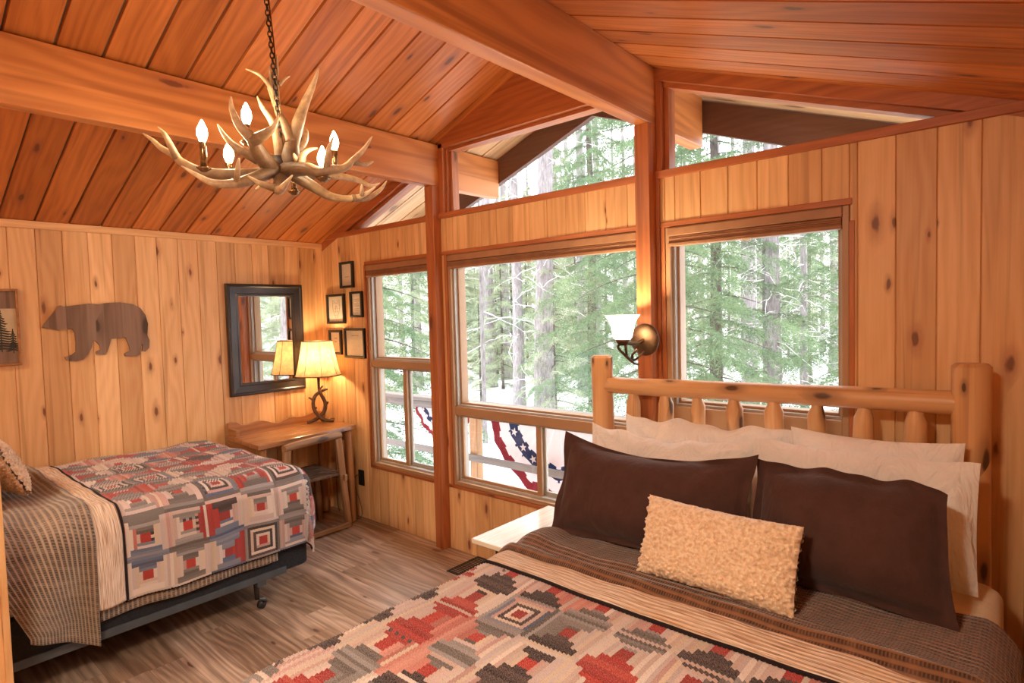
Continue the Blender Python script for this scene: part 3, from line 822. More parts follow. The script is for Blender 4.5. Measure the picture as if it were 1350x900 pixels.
# ------------------------------------------------------------------ near bed: log headboard, mattress, base
def rbox(mb, x0, x1, y0, y1, z0, z1, r, n=5, segs=4):
    """soft box: rounded top and sides"""
    cx, cy = (x0+x1)/2, (y0+y1)/2
    prof = []
    for k in range(n+1):
        a = pi/2*k/n; prof.append((r*(1-sin(a)), z0+r*(1-cos(a)) if False else z0+r*(1-cos(a))))
    prof = [(r*(1-sin(pi/2*k/n)), z0+r*(1-cos(pi/2*k/n))) for k in range(n+1)]+[(r*(1-cos(pi/2*k/n)), z1-r+r*sin(pi/2*k/n)) for k in range(n+1)]
    rings = []
    for ins, z in prof:
        ring = []; rc = .05
        for qx, qy, a0 in ((x1, y1, 0), (x0, y1, pi/2), (x0, y0, pi), (x1, y0, 3*pi/2)):
            ccx = qx-math.copysign(rc+ins, qx-cx); ccy = qy-math.copysign(rc+ins, qy-cy)
            for s in range(segs+1):
                a = a0+pi/2*s/segs; ring.append((ccx+rc*cos(a), ccy+rc*sin(a), z))
        rings.append(ring)
    m = len(rings[0]); vs = [p for r_ in rings for p in r_]; fs = []; us = []
    for i in range(len(rings)-1):
        for k in range(m):
            k2 = (k+1) % m; f = (i*m+k, i*m+k2, (i+1)*m+k2, (i+1)*m+k); fs.append(f)
            us.append([(vs[q][0]+vs[q][1], vs[q][2]) for q in f])
    fs.append(tuple(range(m-1, -1, -1))); us.append([(vs[q][0], vs[q][1]) for q in fs[-1]])
    fs.append(tuple((len(rings)-1)*m+k for k in range(m))); us.append([(vs[q][0], vs[q][1]) for q in fs[-1]])
    mb.faces_shared(vs, fs, us)

def log(mb, a, b, r, n=14, seed=0, segs=20, taper0=1, taper1=1, chamfer=.012, bend=.006):
    A, B = Vector(a), Vector(b); L = (B-A).length; pts = []; rad = []
    ts = [0, chamfer/L]+[k/n for k in range(1, n)]+[1-chamfer/L, 1]
    for t in ts:
        off = Vector((noise.noise(Vector((t*2, seed, 1))), noise.noise(Vector((t*2, seed, 5))), noise.noise(Vector((t*2, seed, 9)))))*bend
        pts.append(A+(B-A)*t+off)
        rr = r*(1+.05*noise.noise(Vector((t*5, seed*3.3, 2))))
        if t == 0: rr -= chamfer*taper0
        if t == 1: rr -= chamfer*taper1
        rad.append(rr)
    mb.tube(pts, rad, segs, wob=.03, seed=seed)

BX0, BX1, BY0, BZ = -1.62, -.045, -2.25, .70
bed = empty('queen_bed', ((BX0+BX1)/2, -1.2, 0), 'wide bed with a peeled log headboard of round posts and spindles', 'bed')
bo = Vector(bed.location)
def bpart(mb, nm, mat, smooth=True, **k):
    o = mb.build(nm, mat, smooth=smooth, M=Matrix.Translation(-bo), **k); o.parent = bed; return o
HY = -.145
for sd, (x, zt, r) in enumerate(((-1.753, 1.452, .058), (-.158, 1.462, .062))):
    mb = MB(); random.seed(20+sd); mb.rnd(); log(mb, (x, HY, 0), (x, HY, zt), r, seed=sd+1, segs=28, bend=.008); bpart(mb, 'headboard_post', M['log'], ang=40)
mb = MB(); random.seed(31); mb.rnd(); log(mb, (-1.735, HY, 1.292), (-.185, HY, 1.312), .045, seed=5, segs=24); bpart(mb, 'headboard_rail', M['log'], ang=40)
mb = MB(); mb.rnd(); log(mb, (-1.735, HY, .60), (-.185, HY, .60), .043, seed=6, segs=20); bpart(mb, 'headboard_rail', M['log'], ang=40)
for k, x in enumerate((-1.563, -1.381, -1.213, -1.034, -.856, -.679, -.503, -.328)):
    mb = MB(); random.seed(40+k); mb.rnd()
    zr = 1.292+.02*(x+1.735)/1.55-.036; r = .037+.003*sin(k*2.1)
    pts = [(x, HY, .63)]+[(x+.004*sin(k+q), HY, .66+(zr-.045-.66)*q/6) for q in range(7)]+[(x, HY, zr-.018), (x, HY, zr+.01)]
    mb.tube(pts, [r*.6]+[r*(1+.05*sin(q*1.7+k)) for q in range(7)]+[r*.72, r*.6], 18, wob=.04, seed=k)
    bpart(mb, 'headboard_spindle', M['log'], ang=28)
mb = MB(); rbox(mb, BX0+.01, BX1-.01, BY0+.02, -.235, .41, BZ, .06); bpart(mb, 'mattress', M['cream_sheet'], ang=60)
mb = MB(); rbox(mb, BX0+.02, BX1-.02, BY0+.03, -.24, .19, .41, .02); bpart(mb, 'box_spring', M['box'], ang=60)
for x in (BX0+.03, BX1-.06):
    mb = MB(); mb.box(x, x+.03, BY0+.1, -.25, .15, .19); bpart(mb, 'side_rail', M['steel'], False)
for x in (BX0+.12, BX1-.12):
    for y in (-.5, BY0+.3):
        mb = MB(); mb.tube([(x, y, 0), (x, y, .17)], [.02, .016], 12); bpart(mb, 'leg', M['steel'])

dq = Drape(BX0-.01, BX1+.01, BY0, BZ+.006, r=.06, wav=.012, puff=.010); dq.foot = -1
# quilt: patchwork face, turned-back lining and dark binding
q = empty('patchwork_quilt', ((BX0+BX1)/2, -1.75, BZ), 'red, grey and cream patchwork quilt spread over the wide near bed', 'quilt', 'patchwork quilts')
qo = Matrix.Translation(-Vector(q.location))
NEAR_Q1 = -1.262
mb = quilt_mesh(dq, BX0-.30, BX0-.30+.015*143, NEAR_Q1-.015*86, NEAR_Q1, 4, 'near', .012)
o = mb.build('patchwork_top', M['patch'], q, smooth=True, M=qo, solid=-.008)
hf = lambda p, qq, u, v: .010+.012*sin(pi*v)**.6+.004*fbm((p, qq, 1), 8)
mb = band_mesh(dq, BX0-.30, BX1+.30, NEAR_Q1-.004, -1.06, .012, 160, 16, hf)
mb.build('turned_back_lining', M['ticking'], q, smooth=True, M=qo, solid=-.006)
edge_strip(dq, BX0-.30, NEAR_Q1-.004, BX1+.30, NEAR_Q1-.004, 0, .022, 160, .0075).build('binding', M['binding'], q, smooth=True, M=qo)
# waffle blanket folded over between lining and pillows
def wf(p, qq, u, v):
    e = .030*math.exp(-((qq+1.105+.018*sin(p*3.2))/.03)**2)+.018*math.exp(-((qq+1.03+.03*sin(p*2.3+1))/.05)**2)
    if p < BX0+.2: e += .03*math.exp(-((p-BX0-.06)/.09)**2)*math.exp(-((qq+.93)/.10)**2)
    return .016+e+.006*fbm((p, qq, 2), 7)
mb = band_mesh(dq, BX0-.33, BX1+.30, -1.15, -.66, .012, 200, 70, wf)
o = mb.build('waffle_blanket', M['waffle'], smooth=True, solid=-.008)
tag(o, 'brown waffle weave blanket folded across the near bed below the brown pillows', 'blanket', 'waffle blankets')

# pillows on the near bed
Z0 = BZ+.02
pillow('bed_pillow', .80, .44, .13, M['sheet'], pose(-1.135, -.315, Z0+.01, .44, radians(4)), seed=3, sag=.0, topwave=.012, wr=.02, flop=-.05, label='white pillow at the back against the headboard spindles below the window', group='white pillows', pinch=.03)
pillow('bed_pillow', .58, .46, .13, M['sheet'], pose(-.455, -.315, Z0+.01, .46, radians(4)), seed=8, sag=.01, wr=.006, label='white pillow at the back against the headboard near its thicker end post', group='white pillows', pinch=.03)
pillow('bed_pillow', .80, .42, .14, M['sheet'], pose(-1.245, -.485, Z0+.005, .42, radians(10)), seed=5, sag=.035, topwave=.008, wr=.018, label='white pillow tucked behind the brown pillow beside the nightstand', group='white pillows', pinch=.03)
pillow('bed_pillow', .74, .43, .15, M['sheet'], pose(-.485, -.485, Z0+.005, .43, radians(8)), seed=13, sag=.0, topwave=.004, wr=.008, label='white pillow with its corner sticking out past the brown pillow at the bedside wall', group='white pillows', pinch=.02)
pillow('brown_pillow', .85, .445, .24, M['browncloth'], pose(-1.165, -.845, Z0+.01, .445, radians(20), yaw=radians(2)), flange=.03, seed=2, sag=.05, wr=.010, label='dark brown pillow leaning beside the nightstand', group='brown pillows', pinch=.05)
pillow('brown_pillow', .63, .43, .24, M['browncloth'], pose(-.455, -.79, Z0+.01, .425, radians(18), yaw=radians(-2)), taper=.14, droop=.04, droopl=.015, flange=.03, seed=9, sag=.0, wr=.013, topwave=.006, label='dark brown pillow leaning at the wall side of the near bed', group='brown pillows', pinch=.05)

def sherpa(name, w, h, t, M4, seed, **kw):
    nu, nv = 150, 90; mb = MB()
    def side(sgn):
        def fn(i, j):
            u = -1+2*i/nu; v = -1+2*j/nv
            x = u*w/2-math.copysign(.03*w/2*(1-v*v)*abs(u)**5, u); y = v*h/2-math.copysign(.06*h/2*(1-u*u)*abs(v)**5, v)
            pr = max(0, 1-abs(u)**3)**.5*max(0, 1-abs(v)**3)**.5
            z = t/2*pr
            vd = noise.voronoi(Vector((x*80+seed, y*80, sgn*3)))[0]
            c = .014*(1-min(1, vd[0]*1.5))+.004*noise.noise(Vector((x*130, y*130, seed)))
            k = 1+c*.9/w if max(abs(u), abs(v)) > .97 else 1
            return M4 @ Vector((x*k, y*k, sgn*(z+c)))
        return fn
    mb.grid(side(1), nu, nv, uv=lambda i, j: (w*i/nu, h*j/nv)); mb.grid(side(-1), nu, nv, uv=lambda i, j: (w*i/nu, h*j/nv), flip=True)
    return mb.build(name, M['sherpa'], smooth=True)
o = sherpa('sherpa_cushion', .535, .275, .13, pose(-.795, -1.02, Z0+.022, .275, radians(20), yaw=radians(-1), roll=radians(-.5)), 1)
tag(o, 'small cream curly fleece cushion in front of the two brown pillows', 'cushion', 'fleece cushions')

# ------------------------------------------------------------------ far bed along the low wall
FX0, FX1, FY0, FZ = -4.70, -3.325, -1.015, .775
fb_ = empty('full_bed', (-4.0, -1.9, 0), 'bed with black box spring and castered steel frame along the wall with the bear', 'bed')
fo = Vector(fb_.location)
def fpart(mb, nm, mat, par=None, smooth=True, **k):
    o = mb.build(nm, mat, smooth=smooth, M=Matrix.Translation(-fo), **k); o.parent = par or fb_; return o
mb = MB(); rbox(mb, FX0+.01, FX1-.02, -2.86, FY0-.02, .40, FZ, .07); fpart(mb, 'mattress', M['sheet'], ang=60)
mb = MB(); rbox(mb, FX0+.01, FX1-.005, -2.87, FY0-.01, .195, .41, .02); fpart(mb, 'box_spring', M['box'], ang=60)
for bxs in (((FX1-.006, FX1+.004, -2.87, -1.185, .19, .228), (FX1-.05, FX1-.002, -2.87, -1.185, .186, .192)), ((FX0, FX0+.01, -2.87, -1.185, .19, .228),),
            ((FX0, FX1, -1.36, -1.31, .160, .188),), ((FX0, FX1, -2.62, -2.57, .160, .188),)):
    mb = MB()
    for q_ in bxs: mb.box(*q_)
    fpart(mb, 'frame_rail', M['steel'], None, False)
for x in (FX1-.07, FX0+.1):
    for y in (-1.335, -2.595):
        mb = MB(); mb.tube([(x, y, .17), (x, y, .15), (x, y, .09), (x, y, .062)], [.026, .017, .014, .012], 14); leg = fpart(mb, 'leg', M['iron'])
        mb = MB(); mb.tube([(x-.008, y+.02, .026), (x+.014, y+.028, .026)], .026, 18); w_ = fpart(mb, 'caster_wheel', M['rubber'], leg)
        mb = MB(); mb.tube([(x+.016, y+.006, .066), (x+.018, y+.036, .056), (x+.018, y+.05, .036)], [.012, .01, .006], 8); fpart(mb, 'caster_hood', M['steel'], leg)

df = Drape(FX0, FX1+.005, FY0, FZ+.006, r=.085, wav=.010, puff=.014); df.foot = 1; df.x0 = -9
q2 = empty('patchwork_quilt', (-4.0, -1.5, FZ), 'red and grey patchwork quilt spread over the far bed below the bear', 'quilt', 'patchwork quilts')
qo2 = Matrix.Translation(-Vector(q2.location))
FQ0 = -2.02
P1 = FX1+.005+.40
mb = quilt_mesh(df, P1-.015*117, P1, FQ0, FQ0+.015*90, 21, 'foot', .014)
mb.build('patchwork_top', M['patch'], q2, smooth=True, M=qo2, solid=-.008)
hf2 = lambda p, qq, u, v: .010+.012*sin(pi*v)**.6+.004*fbm((p, qq, 1), 8)
mb = band_mesh(df, FX0+.02, P1-.015, -2.165, FQ0+.002, .014, 160, 12, hf2)
mb.build('turned_back_lining', M['ticking'], q2, smooth=True, M=qo2, solid=-.006)
edge_strip(df, FX0+.02, FQ0+.003, P1-.01, FQ0+.003, 0, .022, 160, .0075).build('binding', M['binding'], q2, smooth=True, M=qo2)
edge_strip(df, P1, FQ0, P1, FQ0+.015*87, 0, .01, 120, .006).build('binding', M['binding'], q2, smooth=True, M=qo2)
# waffle blanket: layer under the quilt and the folded-back top layer hanging lower
t = empty('waffle_blanket', (-4.0, -2.3, FZ), 'greyish brown waffle weave blanket folded back and hanging off the far bed', 'blanket', 'waffle blankets')
to = Matrix.Translation(-Vector(t.location))
mb = band_mesh(df, FX0+.02, FX1+.46, -2.14, -1.25, .002, 150, 60, lambda p, qq, u, v: -.004)
mb.build('under_layer', M['waffle_grey'], t, smooth=True, M=to, solid=-.004)
def wf2(p, qq, u, v):
    f = .012*sin((qq+.3*max(0, p-FX1+.4))*26)+.010*sin((qq-.5*p)*13+1)
    k = min(1, max(0, (p-FX1+.35)/.3))
    return .030+f*(.35+.65*k)+.015*math.exp(-((qq+2.145)/.02)**2)
mb = MB(); nu, nv = 190, 60
def fnb(i, j):
    v = j/nv; p = FX0+.02+(FX1+.40+.12*v-FX0)*i/nu
    q0_ = -2.60+.20*min(1, max(0, (p-FX1+.05)/.45)); q1_ = -2.135-.015*min(1, max(0, (p-FX1)/.4))
    qq = q0_+(q1_-q0_)*v
    return df(p, qq, .014+wf2(p, qq, i/nu, v))
mb.grid(fnb, nu, nv, uv=lambda i, j: ((FX1+.50-FX0)*i/nu, .42*j/nv))
mb.build('folded_layer', M['waffle_grey'], t, smooth=True, M=to, solid=-.010)
# cushions at the head of the far bed (mostly outside the picture)
o = sherpa('sherpa_cushion', .56, .30, .13, pose(-4.06, -2.30, FZ+.075, .30, radians(180-0)*0+radians(-24), yaw=radians(4)), 4)
tag(o, 'pale pink curly fleece cushion at the head of the far bed', 'cushion', 'fleece cushions')
pillow('brown_pillow', .70, .46, .17, M['mauve'] if 'mauve' in M else M['browncloth'], pose(-4.0, -2.425, FZ+.06, .46, radians(-22)), flange=.03, seed=17, label='mauve brown pillow behind the pale fleece cushion on the far bed', group='brown pillows')
# ------------------------------------------------------------------ antler chandelier
CX, CY, CZ = -2.292, -1.667, 2.318
ch = empty('antler_chandelier', (CX, CY, CZ), 'antler chandelier with lit candle bulbs hanging on a chain from the ridge', 'chandelier')
U_ = Vector((.7543, .6565, 0)); W_ = Vector((-.6565, .7543, 0)); V_ = Vector((0, 0, 1))   # broad plane of the fixture
KS = .00296
def cp(x, y, w):  # fixture drawing units: x to the side, y up, w depth (metres)
    return U_*(x*KS)+V_*(y*KS)+W_*w
def smooth_path(pts, rad, n=6):
    P = [Vector(p) for p in pts]; out = []; ro = []
    for i in range(len(P)-1):
        p0, p1, p2, p3 = P[max(0, i-1)], P[i], P[i+1], P[min(len(P)-1, i+2)]
        for k in range(n):
            t = k/n
            out.append(.5*((2*p1)+(p2-p0)*t+(2*p0-5*p1+4*p2-p3)*t*t+(3*p1-p0-3*p2+p3)*t**3)); ro.append(rad[i]+(rad[i+1]-rad[i])*t)
    out.append(P[-1]); ro.append(rad[-1]); return out, ro
def antler(mb, pts, r0, r1, seed=0, base=0.0):
    n = len(pts); r0 *= 1.22; rad = [r0+(r1-r0)*(k/(n-1))**.9 for k in range(n)]; rad[-1] = .0022
    P, R = smooth_path([cp(*p) for p in pts], rad)
    m0 = len(mb.uv); mb.tube(P, R, 12, unorm=True, wob=.10, seed=seed)
    if base:
        for k in range(m0, len(mb.uv)): mb.uv[k] = [(base+(1-base)*a, b) for a, b in mb.uv[k]]
# units: px of the fixture's broad face relative to the hub (x right, y up), depth w in metres
A = [
 [([(-12, -14, -.02), (-62, -19, -.10), (-87, -17, -.14), (-106, -7, -.15), (-118, 3, -.14), (-138, 15, -.12), (-152, 27, -.10), (-168, 38, -.08)], .020, .006, 0),
  ([(-112, -2, -.15), (-116, 13, -.17), (-121, 26, -.18), (-129, 35, -.18)], .013, .005, .4)],
 [([(0, -8, -.03), (-20, -28, -.12), (-40, -38, -.17), (-60, -38, -.20), (-77, -29, -.21), (-96, -17, -.21)], .023, .005, 0),
  ([(-36, -36, -.16), (-24, -20, -.22), (-19, -12, -.24)], .011, .005, .4)],
 [([(-6, -10, -.03), (-10, 4, -.12), (-12, 18, -.17), (-23, 32, -.20), (-31, 52, -.20), (-33, 69, -.19)], .030, .005, 0),
  ([(-11, 16, -.17), (8, 22, -.19), (20, 29, -.20), (27, 43, -.20)], .020, .005, .2),
  ([(-15, -2, -.10), (-36, 10, -.14), (-49, 24, -.15), (-58, 40, -.15)], .018, .005, .2),
  ([(-14, 6, -.06), (-28, 20, -.02), (-41, 30, .02)], .013, .005, .4)],
 [([(14, -8, .0), (15, 12, .0), (17, 35, .02), (26, 60, .02), (34, 84, .03), (45, 106, .03), (56, 132, .03)], .034, .007, 0),
  ([(2, 2, .0), (0, 30, -.01), (-6, 55, -.01), (-17, 74, -.02), (-24, 90, -.02)], .020, .005, .3),
  ([(16, 30, .0), (8, 55, .0), (-1, 74, .01), (-2, 105, .01), (0, 130, .01), (1, 148, .01)], .017, .006, .3),
  ([(-3, 84, .01), (-7, 108, .0), (-8, 132, .0)], .010, .004, .5),
  ([(-5, 100, .0), (-18, 117, -.02), (-36, 125, -.03)], .009, .004, .6),
  ([(-4, 80, .01), (-10, 96, .02), (-16, 107, .03)], .009, .004, .6),
  ([(3, 108, .01), (8, 118, .03), (14, 123, .04)], .007, .003, .6),
  ([(20, 20, .02), (27, 35, .06), (28, 52, .08), (20, 62, .10)], .018, .006, .3)],
 [([(10, -10, -.02), (32, -12, -.06), (50, -16, -.10), (66, -22, -.12), (82, -19, -.12), (98, -16, -.11), (111, -4, -.10), (122, 10, -.08), (132, 28, -.06)], .026, .006, 0),
  ([(76, -20, -.12), (79, -7, -.14), (84, 8, -.15), (90, 21, -.15)], .013, .005, .4),
  ([(36, -10, -.06), (38, 4, -.06), (46, 12, -.06), (58, 16, -.05)], .017, .005, .2),
  ([(34, -6, -.05), (30, 2, -.07), (29, 7, -.08)], .011, .006, .4),
  ([(108, -8, -.10), (121, -8, -.06), (131, -3, -.04)], .011, .005, .4)],
 [([(14, -12, .02), (38, -27, .06), (54, -37, .10), (72, -40, .13), (92, -37, .15), (106, -30, .16), (117, -21, .17)], .022, .005, 0),
  ([(84, -39, .14), (104, -36, .18), (122, -23, .20), (131, -10, .21)], .014, .005, .3),
  ([(98, -34, .15), (100, -26, .13), (101, -21, .12)], .009, .004, .5)],
 [([(16, -6, .05), (40, -4, .14), (62, -2, .20), (84, -4, .26), (100, -10, .30), (112, -4, .33)], .020, .005, 0)],
 [([(4, -14, .0), (6, -30, -.06), (13, -44, -.12), (28, -42, -.18), (43, -33, -.22)], .026, .006, 0),
  ([(8, -40, -.10), (-6, -37, -.15), (-18, -29, -.18)], .015, .005, .3)],
 [([(-14, -6, .05), (-40, 2, .12), (-66, 4, .17), (-90, 6, .20), (-104, 16, .22)], .020, .005, 0),
  ([(-50, 3, .14), (-54, -10, .20), (-70, -14, .25)], .012, .005, .4)],
]
for k, grp in enumerate(A):
    mb = MB()
    for q, (pts, r0, r1, base) in enumerate(grp): antler(mb, pts, r0, r1, k*7+q, base)
    mb.build('antler', M['antler'], ch, smooth=True)
mb = MB(); mb.lathe([(.0, -.06), (.035, -.055), (.05, -.03), (.045, 0), (.03, .03), (.0, .035)], (0, 0, 0), 18); mb.build('hub', M['iron'], ch, smooth=True)
# chain: real links from the hub to a plate at the ridge
top = U_*(-.04)+Vector((0, 0, roof(CX)-CZ-.02)); bot = Vector((.02, 0, .06))
mb = MB(); n = 40; d = (top-bot); L = d.length; dn = d.normalized(); s1 = dn.orthogonal().normalized(); s2 = dn.cross(s1)
for k in range(n):
    c = bot+d*((k+.5)/n); sd = s1 if k % 2 else s2; lk = []
    for a in range(13):
        t = 2*pi*a/12; lk.append(c+dn*(cos(t)*L/n*.68)+sd*(sin(t)*.0075))
    mb.tube(lk, .0026, 6, ref=dn.cross(sd), caps=False)
mb.build('chain', M['iron'], ch, smooth=True)
mb = MB(); mb.tube([bot+s1*.006, bot+d*.5+s1*.012, top+s1*.006], .0028, 6); mb.build('wire', M['brass'], ch, smooth=True)
mb = MB(); mb.lathe([(.0, -.03), (.05, -.025), (.06, 0), (.06, .03)], top, 20); mb.build('ceiling_plate', M['iron'], ch, smooth=True)
M['bulb'] = emit('warm_candle_bulb', (1, .77, .48, 1), BULB)
CANDLES = [(-80, -16, 33, -.14), (-28, 20, 58, -.10), (-66, -18, 16, -.02), (56, 4, 50, .20), (70, -30, -2, -.11), (-2, -26, 4, .17)]
for x, yb, yt, w_ in CANDLES:
    b0 = cp(x, yb, w_); hh = max(.04, (yt-yb)*KS-.045)
    c = empty('candle_light', b0); c.parent = ch
    mb = MB(); mb.lathe([(.0, -.012), (.012, -.012), (.026, .0), (.028, .006), (.013, .008)], (0, 0, 0), 16); mb.build('drip_cup', M['brass'], c, smooth=True)
    mb = MB(); mb.lathe([(.013, .006), (.0125, hh), (.010, hh+.004)], (0, 0, 0), 14); mb.build('sleeve', M['brass'], c, smooth=True)
    mb = MB(); mb.lathe([(.008, hh), (.013, hh+.012), (.0195, hh+.032), (.0175, hh+.052), (.010, hh+.070), (.004, hh+.083), (.0, hh+.088)], (0, 0, 0), 16); mb.build('bulb', M['bulb'], c, smooth=True)

# ------------------------------------------------------------------ wall sconce on the middle post
sx_, sy_, sz_ = -1.525, -.084, 1.535
sc_ = empty('wall_sconce', (sx_, sy_, sz_), 'bronze twig wall lamp with a flared glass shade on the middle post', 'wall lamp')
mb = MB(); mb.lathe([(.0, .022), (.05, .020), (.072, .012), (.082, .004), (.085, .0)], segs=32)
mb.build('back_plate', M['bronze'], sc_, smooth=True, M=Matrix.Rotation(radians(90), 4, 'X'))
s0 = Vector((-.035, -.165, .0))
mb = MB(); P, R = smooth_path([(0, -.015, .0), (-.012, -.07, -.015), (-.03, -.13, -.01), (-.035, -.165, .005)], [.011, .010, .010, .011]); mb.tube(P, R, 10, wob=.1)
mb.build('arm', M['bronze'], sc_, smooth=True)
for k, pts in enumerate(([(-.035, -.165, .0), (-.06, -.17, -.03), (-.03, -.15, -.075), (-.005, -.11, -.115), (.0, -.07, -.125)], [(-.03, -.15, .0), (-.02, -.16, -.04), (-.035, -.12, -.085), (-.02, -.07, -.10), (.01, -.025, -.06)], [(-.02, -.10, -.09), (-.005, -.12, -.07), (.01, -.10, -.045)])):
    mb = MB(); P, R = smooth_path(pts, [.0075, .007, .007, .006, .005][:len(pts)]); mb.tube(P, R, 8, wob=.2, seed=k); mb.build('twig', M['bronze'], sc_, smooth=True)
mb = MB(); mb.lathe([(.0, -.022), (.018, -.02), (.034, -.004), (.038, .012), (.030, .014)], s0, 20); mb.build('shade_cup', M['bronze'], sc_, smooth=True)
mb = MB()
prof = [(.034, .008), (.046, .022), (.052, .05), (.058, .08), (.068, .105), (.083, .125), (.090, .134)]
mb.lathe(prof, s0, 40, fn=lambda a, z: 1+.05*max(0, (z-.05)/.08)*cos(4*a), cap=False)
mb.build('glass_shade', M['glass_shade'], sc_, smooth=True)
M['sbulb'] = emit('sconce_bulb_glow', (1, .77, .48, 1), SCONCE)
mb = MB(); mb.lathe([(.0, .012), (.012, .02), (.016, .04), (.024, .06), (.022, .078), (.012, .09), (.0, .093)], s0, 16); mb.build('bulb', M['sbulb'], sc_, smooth=True)

# ------------------------------------------------------------------ desk, chair, table lamp, cord, outlet
DZ = .81
dk = empty('writing_desk', (-4.4, -.5, 0), 'rustic wooden writing desk with a live edge back, in the corner under the mirror', 'desk')
def dpart(mb, nm, mat, **k): o = mb.build(nm, mat, M=Matrix.Translation((4.4, .5, 0)), **k); o.parent = dk; return o
top_ = [(-4.715, -.905), (-4.08, -.962), (-4.19, -.075), (-4.715, -.055)]
pz = lambda a, b, d: (a, b, d)
mb = MB(); random.seed(2)
for k in range(4):
    t0, t1 = k/4, (k+1)/4; A0, A1, B0, B1 = [Vector((*p, 0)) for p in (top_[0], top_[1], top_[3], top_[2])]
    q = [A0.lerp(A1, t0+.002), A0.lerp(A1, t1-.002), B0.lerp(B1, t1-.002), B0.lerp(B1, t0+.002)]
    mb.rnd(); mb.prism([(p.x, p.y) for p in q], pz, DZ-.036, DZ)
dpart(mb, 'top', M['desk'], bevel=.005)
mb = MB(); mb.rnd()
pts = []
for k in range(25): t = k/24; pts.append((-.90+t*.83, DZ+.055+.012*sin(t*9)+.012*sin(t*21+1)+(.02 if t < .1 else 0)))
mb.prism([(-.07, DZ-.002), (-.90, DZ-.002)]+pts, lambda a, b, d: (d, a, b), -4.714, -4.692, grain_v=False); dpart(mb, 'live_edge_back', M['desk'], bevel=.003)
mb = MB(); mb.rnd(); mb.box(-4.69, -4.56, -.90, -.87, DZ-.002, DZ+.045, 'x'); dpart(mb, 'live_edge_end', M['desk'], bevel=.005)
for x0, y0, x1, y1 in ((-4.15, -.90, -4.69, -.86), (-4.25, -.13, -4.69, -.12)):
    mb = MB(); mb.rnd(); mb.box(x1, x0, y0-.012, y0+.012, DZ-.13, DZ-.036, 'x'); dpart(mb, 'apron', M['desk'], bevel=.003)
mb = MB(); mb.rnd(); mb.box(-4.69, -4.665, -.9, -.13, DZ-.13, DZ-.036, 'y'); dpart(mb, 'apron', M['desk'], bevel=.003)
for x, y, sd in ((-4.16, -.90, 1), (-4.24, -.125, 2), (-4.66, -.86, 3), (-4.66, -.12, 4)):
    mb = MB(); random.seed(sd); mb.rnd(); log(mb, (x+.01, y, 0), (x, y, DZ-.037), .034, seed=sd, segs=14, n=8); dpart(mb, 'leg', M['desk'], smooth=True, ang=40)

cr = empty('wooden_chair', (-4.12, -.54, 0), 'rough wooden chair with a plain top rail pushed in at the desk', 'chair')
def cpart(mb, nm, mat, **k): o = mb.build(nm, mat, M=Matrix.Translation((4.12, .54, 0)), **k); o.parent = cr; return o
mb = MB(); random.seed(8); mb.rnd(); P, R = smooth_path([(-4.03, -.80, .765), (-4.045, -.68, .772), (-4.05, -.5, .778), (-4.05, -.32, .782)], [.026, .030, .030, .026]); mb.tube(P, R, 14, wob=.06); cpart(mb, 'top_rail', M['chair'], smooth=True, ang=40)
def bar(mb, a, b, w, t):
    A_, B_ = Vector(a), Vector(b); z = (B_-A_).normalized(); x = Vector((0, 1, 0)); x = (x-z*x.dot(z)).normalized(); y = z.cross(x)
    Mx = Matrix(((x.x, y.x, z.x, A_.x), (x.y, y.y, z.y, A_.y), (x.z, y.z, z.z, A_.z), (0, 0, 0, 1)))
    mb.box(-w/2, w/2, -t/2, t/2, 0, (B_-A_).length, 'z', Mx)
for a, b in (((-4.06, -.80, 0), (-4.035, -.775, .755)), ((-4.17, -.20, 0), (-4.05, -.345, .76))):
    mb = MB(); mb.rnd(); bar(mb, a, b, .055, .032); cpart(mb, 'back_leg', M['chair'], bevel=.005)
for a, b in (((-4.50, -.74, 0), (-4.47, -.72, .46)), ((-4.50, -.26, 0), (-4.47, -.30, .46))):
    mb = MB(); mb.rnd(); bar(mb, a, b, .045, .035); cpart(mb, 'front_leg', M['chair'], bevel=.005)
mb = MB(); mb.rnd(); mb.box(-4.13, -4.105, -.80, -.21, .012, .052, 'y'); cpart(mb, 'stretcher', M['chair'], bevel=.005)
mb = MB()
for k in range(7): mb.rnd(); mb.box(-4.50+k*.06, -4.452+k*.06, -.755, -.285, .455, .478, 'y')
cpart(mb, 'seat', M['twig'], bevel=.003)
for y in (-.765, -.275):
    mb = MB(); mb.rnd(); mb.box(-4.50, -4.06, y-.012, y+.012, .41, .456, 'x'); cpart(mb, 'seat_rail', M['chair'], bevel=.003)

LX, LY = -4.525, -.205
lp = empty('table_lamp', (LX, LY, DZ), 'lit table lamp with a stitched parchment shade and twisted antler base on the desk', 'table lamp')
def rot2(p, a): return (p[0]*cos(a)-p[1]*sin(a), p[0]*sin(a)+p[1]*cos(a), p[2])
ua = radians(41)
def lp_(x, w, z): return rot2((x, w, 0), ua)[:2]+(z,)
def stem_(pts, rr, nm='branch', sd=0):
    mb = MB(); P, R = smooth_path([lp_(*p) for p in pts], rr); mb.tube(P, R, 10, wob=.16, seed=sd); mb.build(nm, M['twig'], lp, smooth=True)
stem_([(-.10, -.03, .012), (-.06, -.01, .022), (-.01, .0, .05), (.035, .01, .10), (.045, .01, .17), (.02, 0, .235), (.0, 0, .29)], [.011, .015, .018, .017, .016, .015, .014], sd=1)
stem_([(.11, .02, .012), (.06, .01, .018), (.01, .0, .045), (-.035, -.01, .10), (-.05, -.01, .17), (-.03, .0, .235), (.03, .01, .275), (.07, .01, .285)], [.010, .015, .018, .016, .015, .015, .012, .009], sd=2)
stem_([(.0, .09, .010), (.005, .05, .018), (.0, .0, .05)], [.010, .014, .016], sd=3)
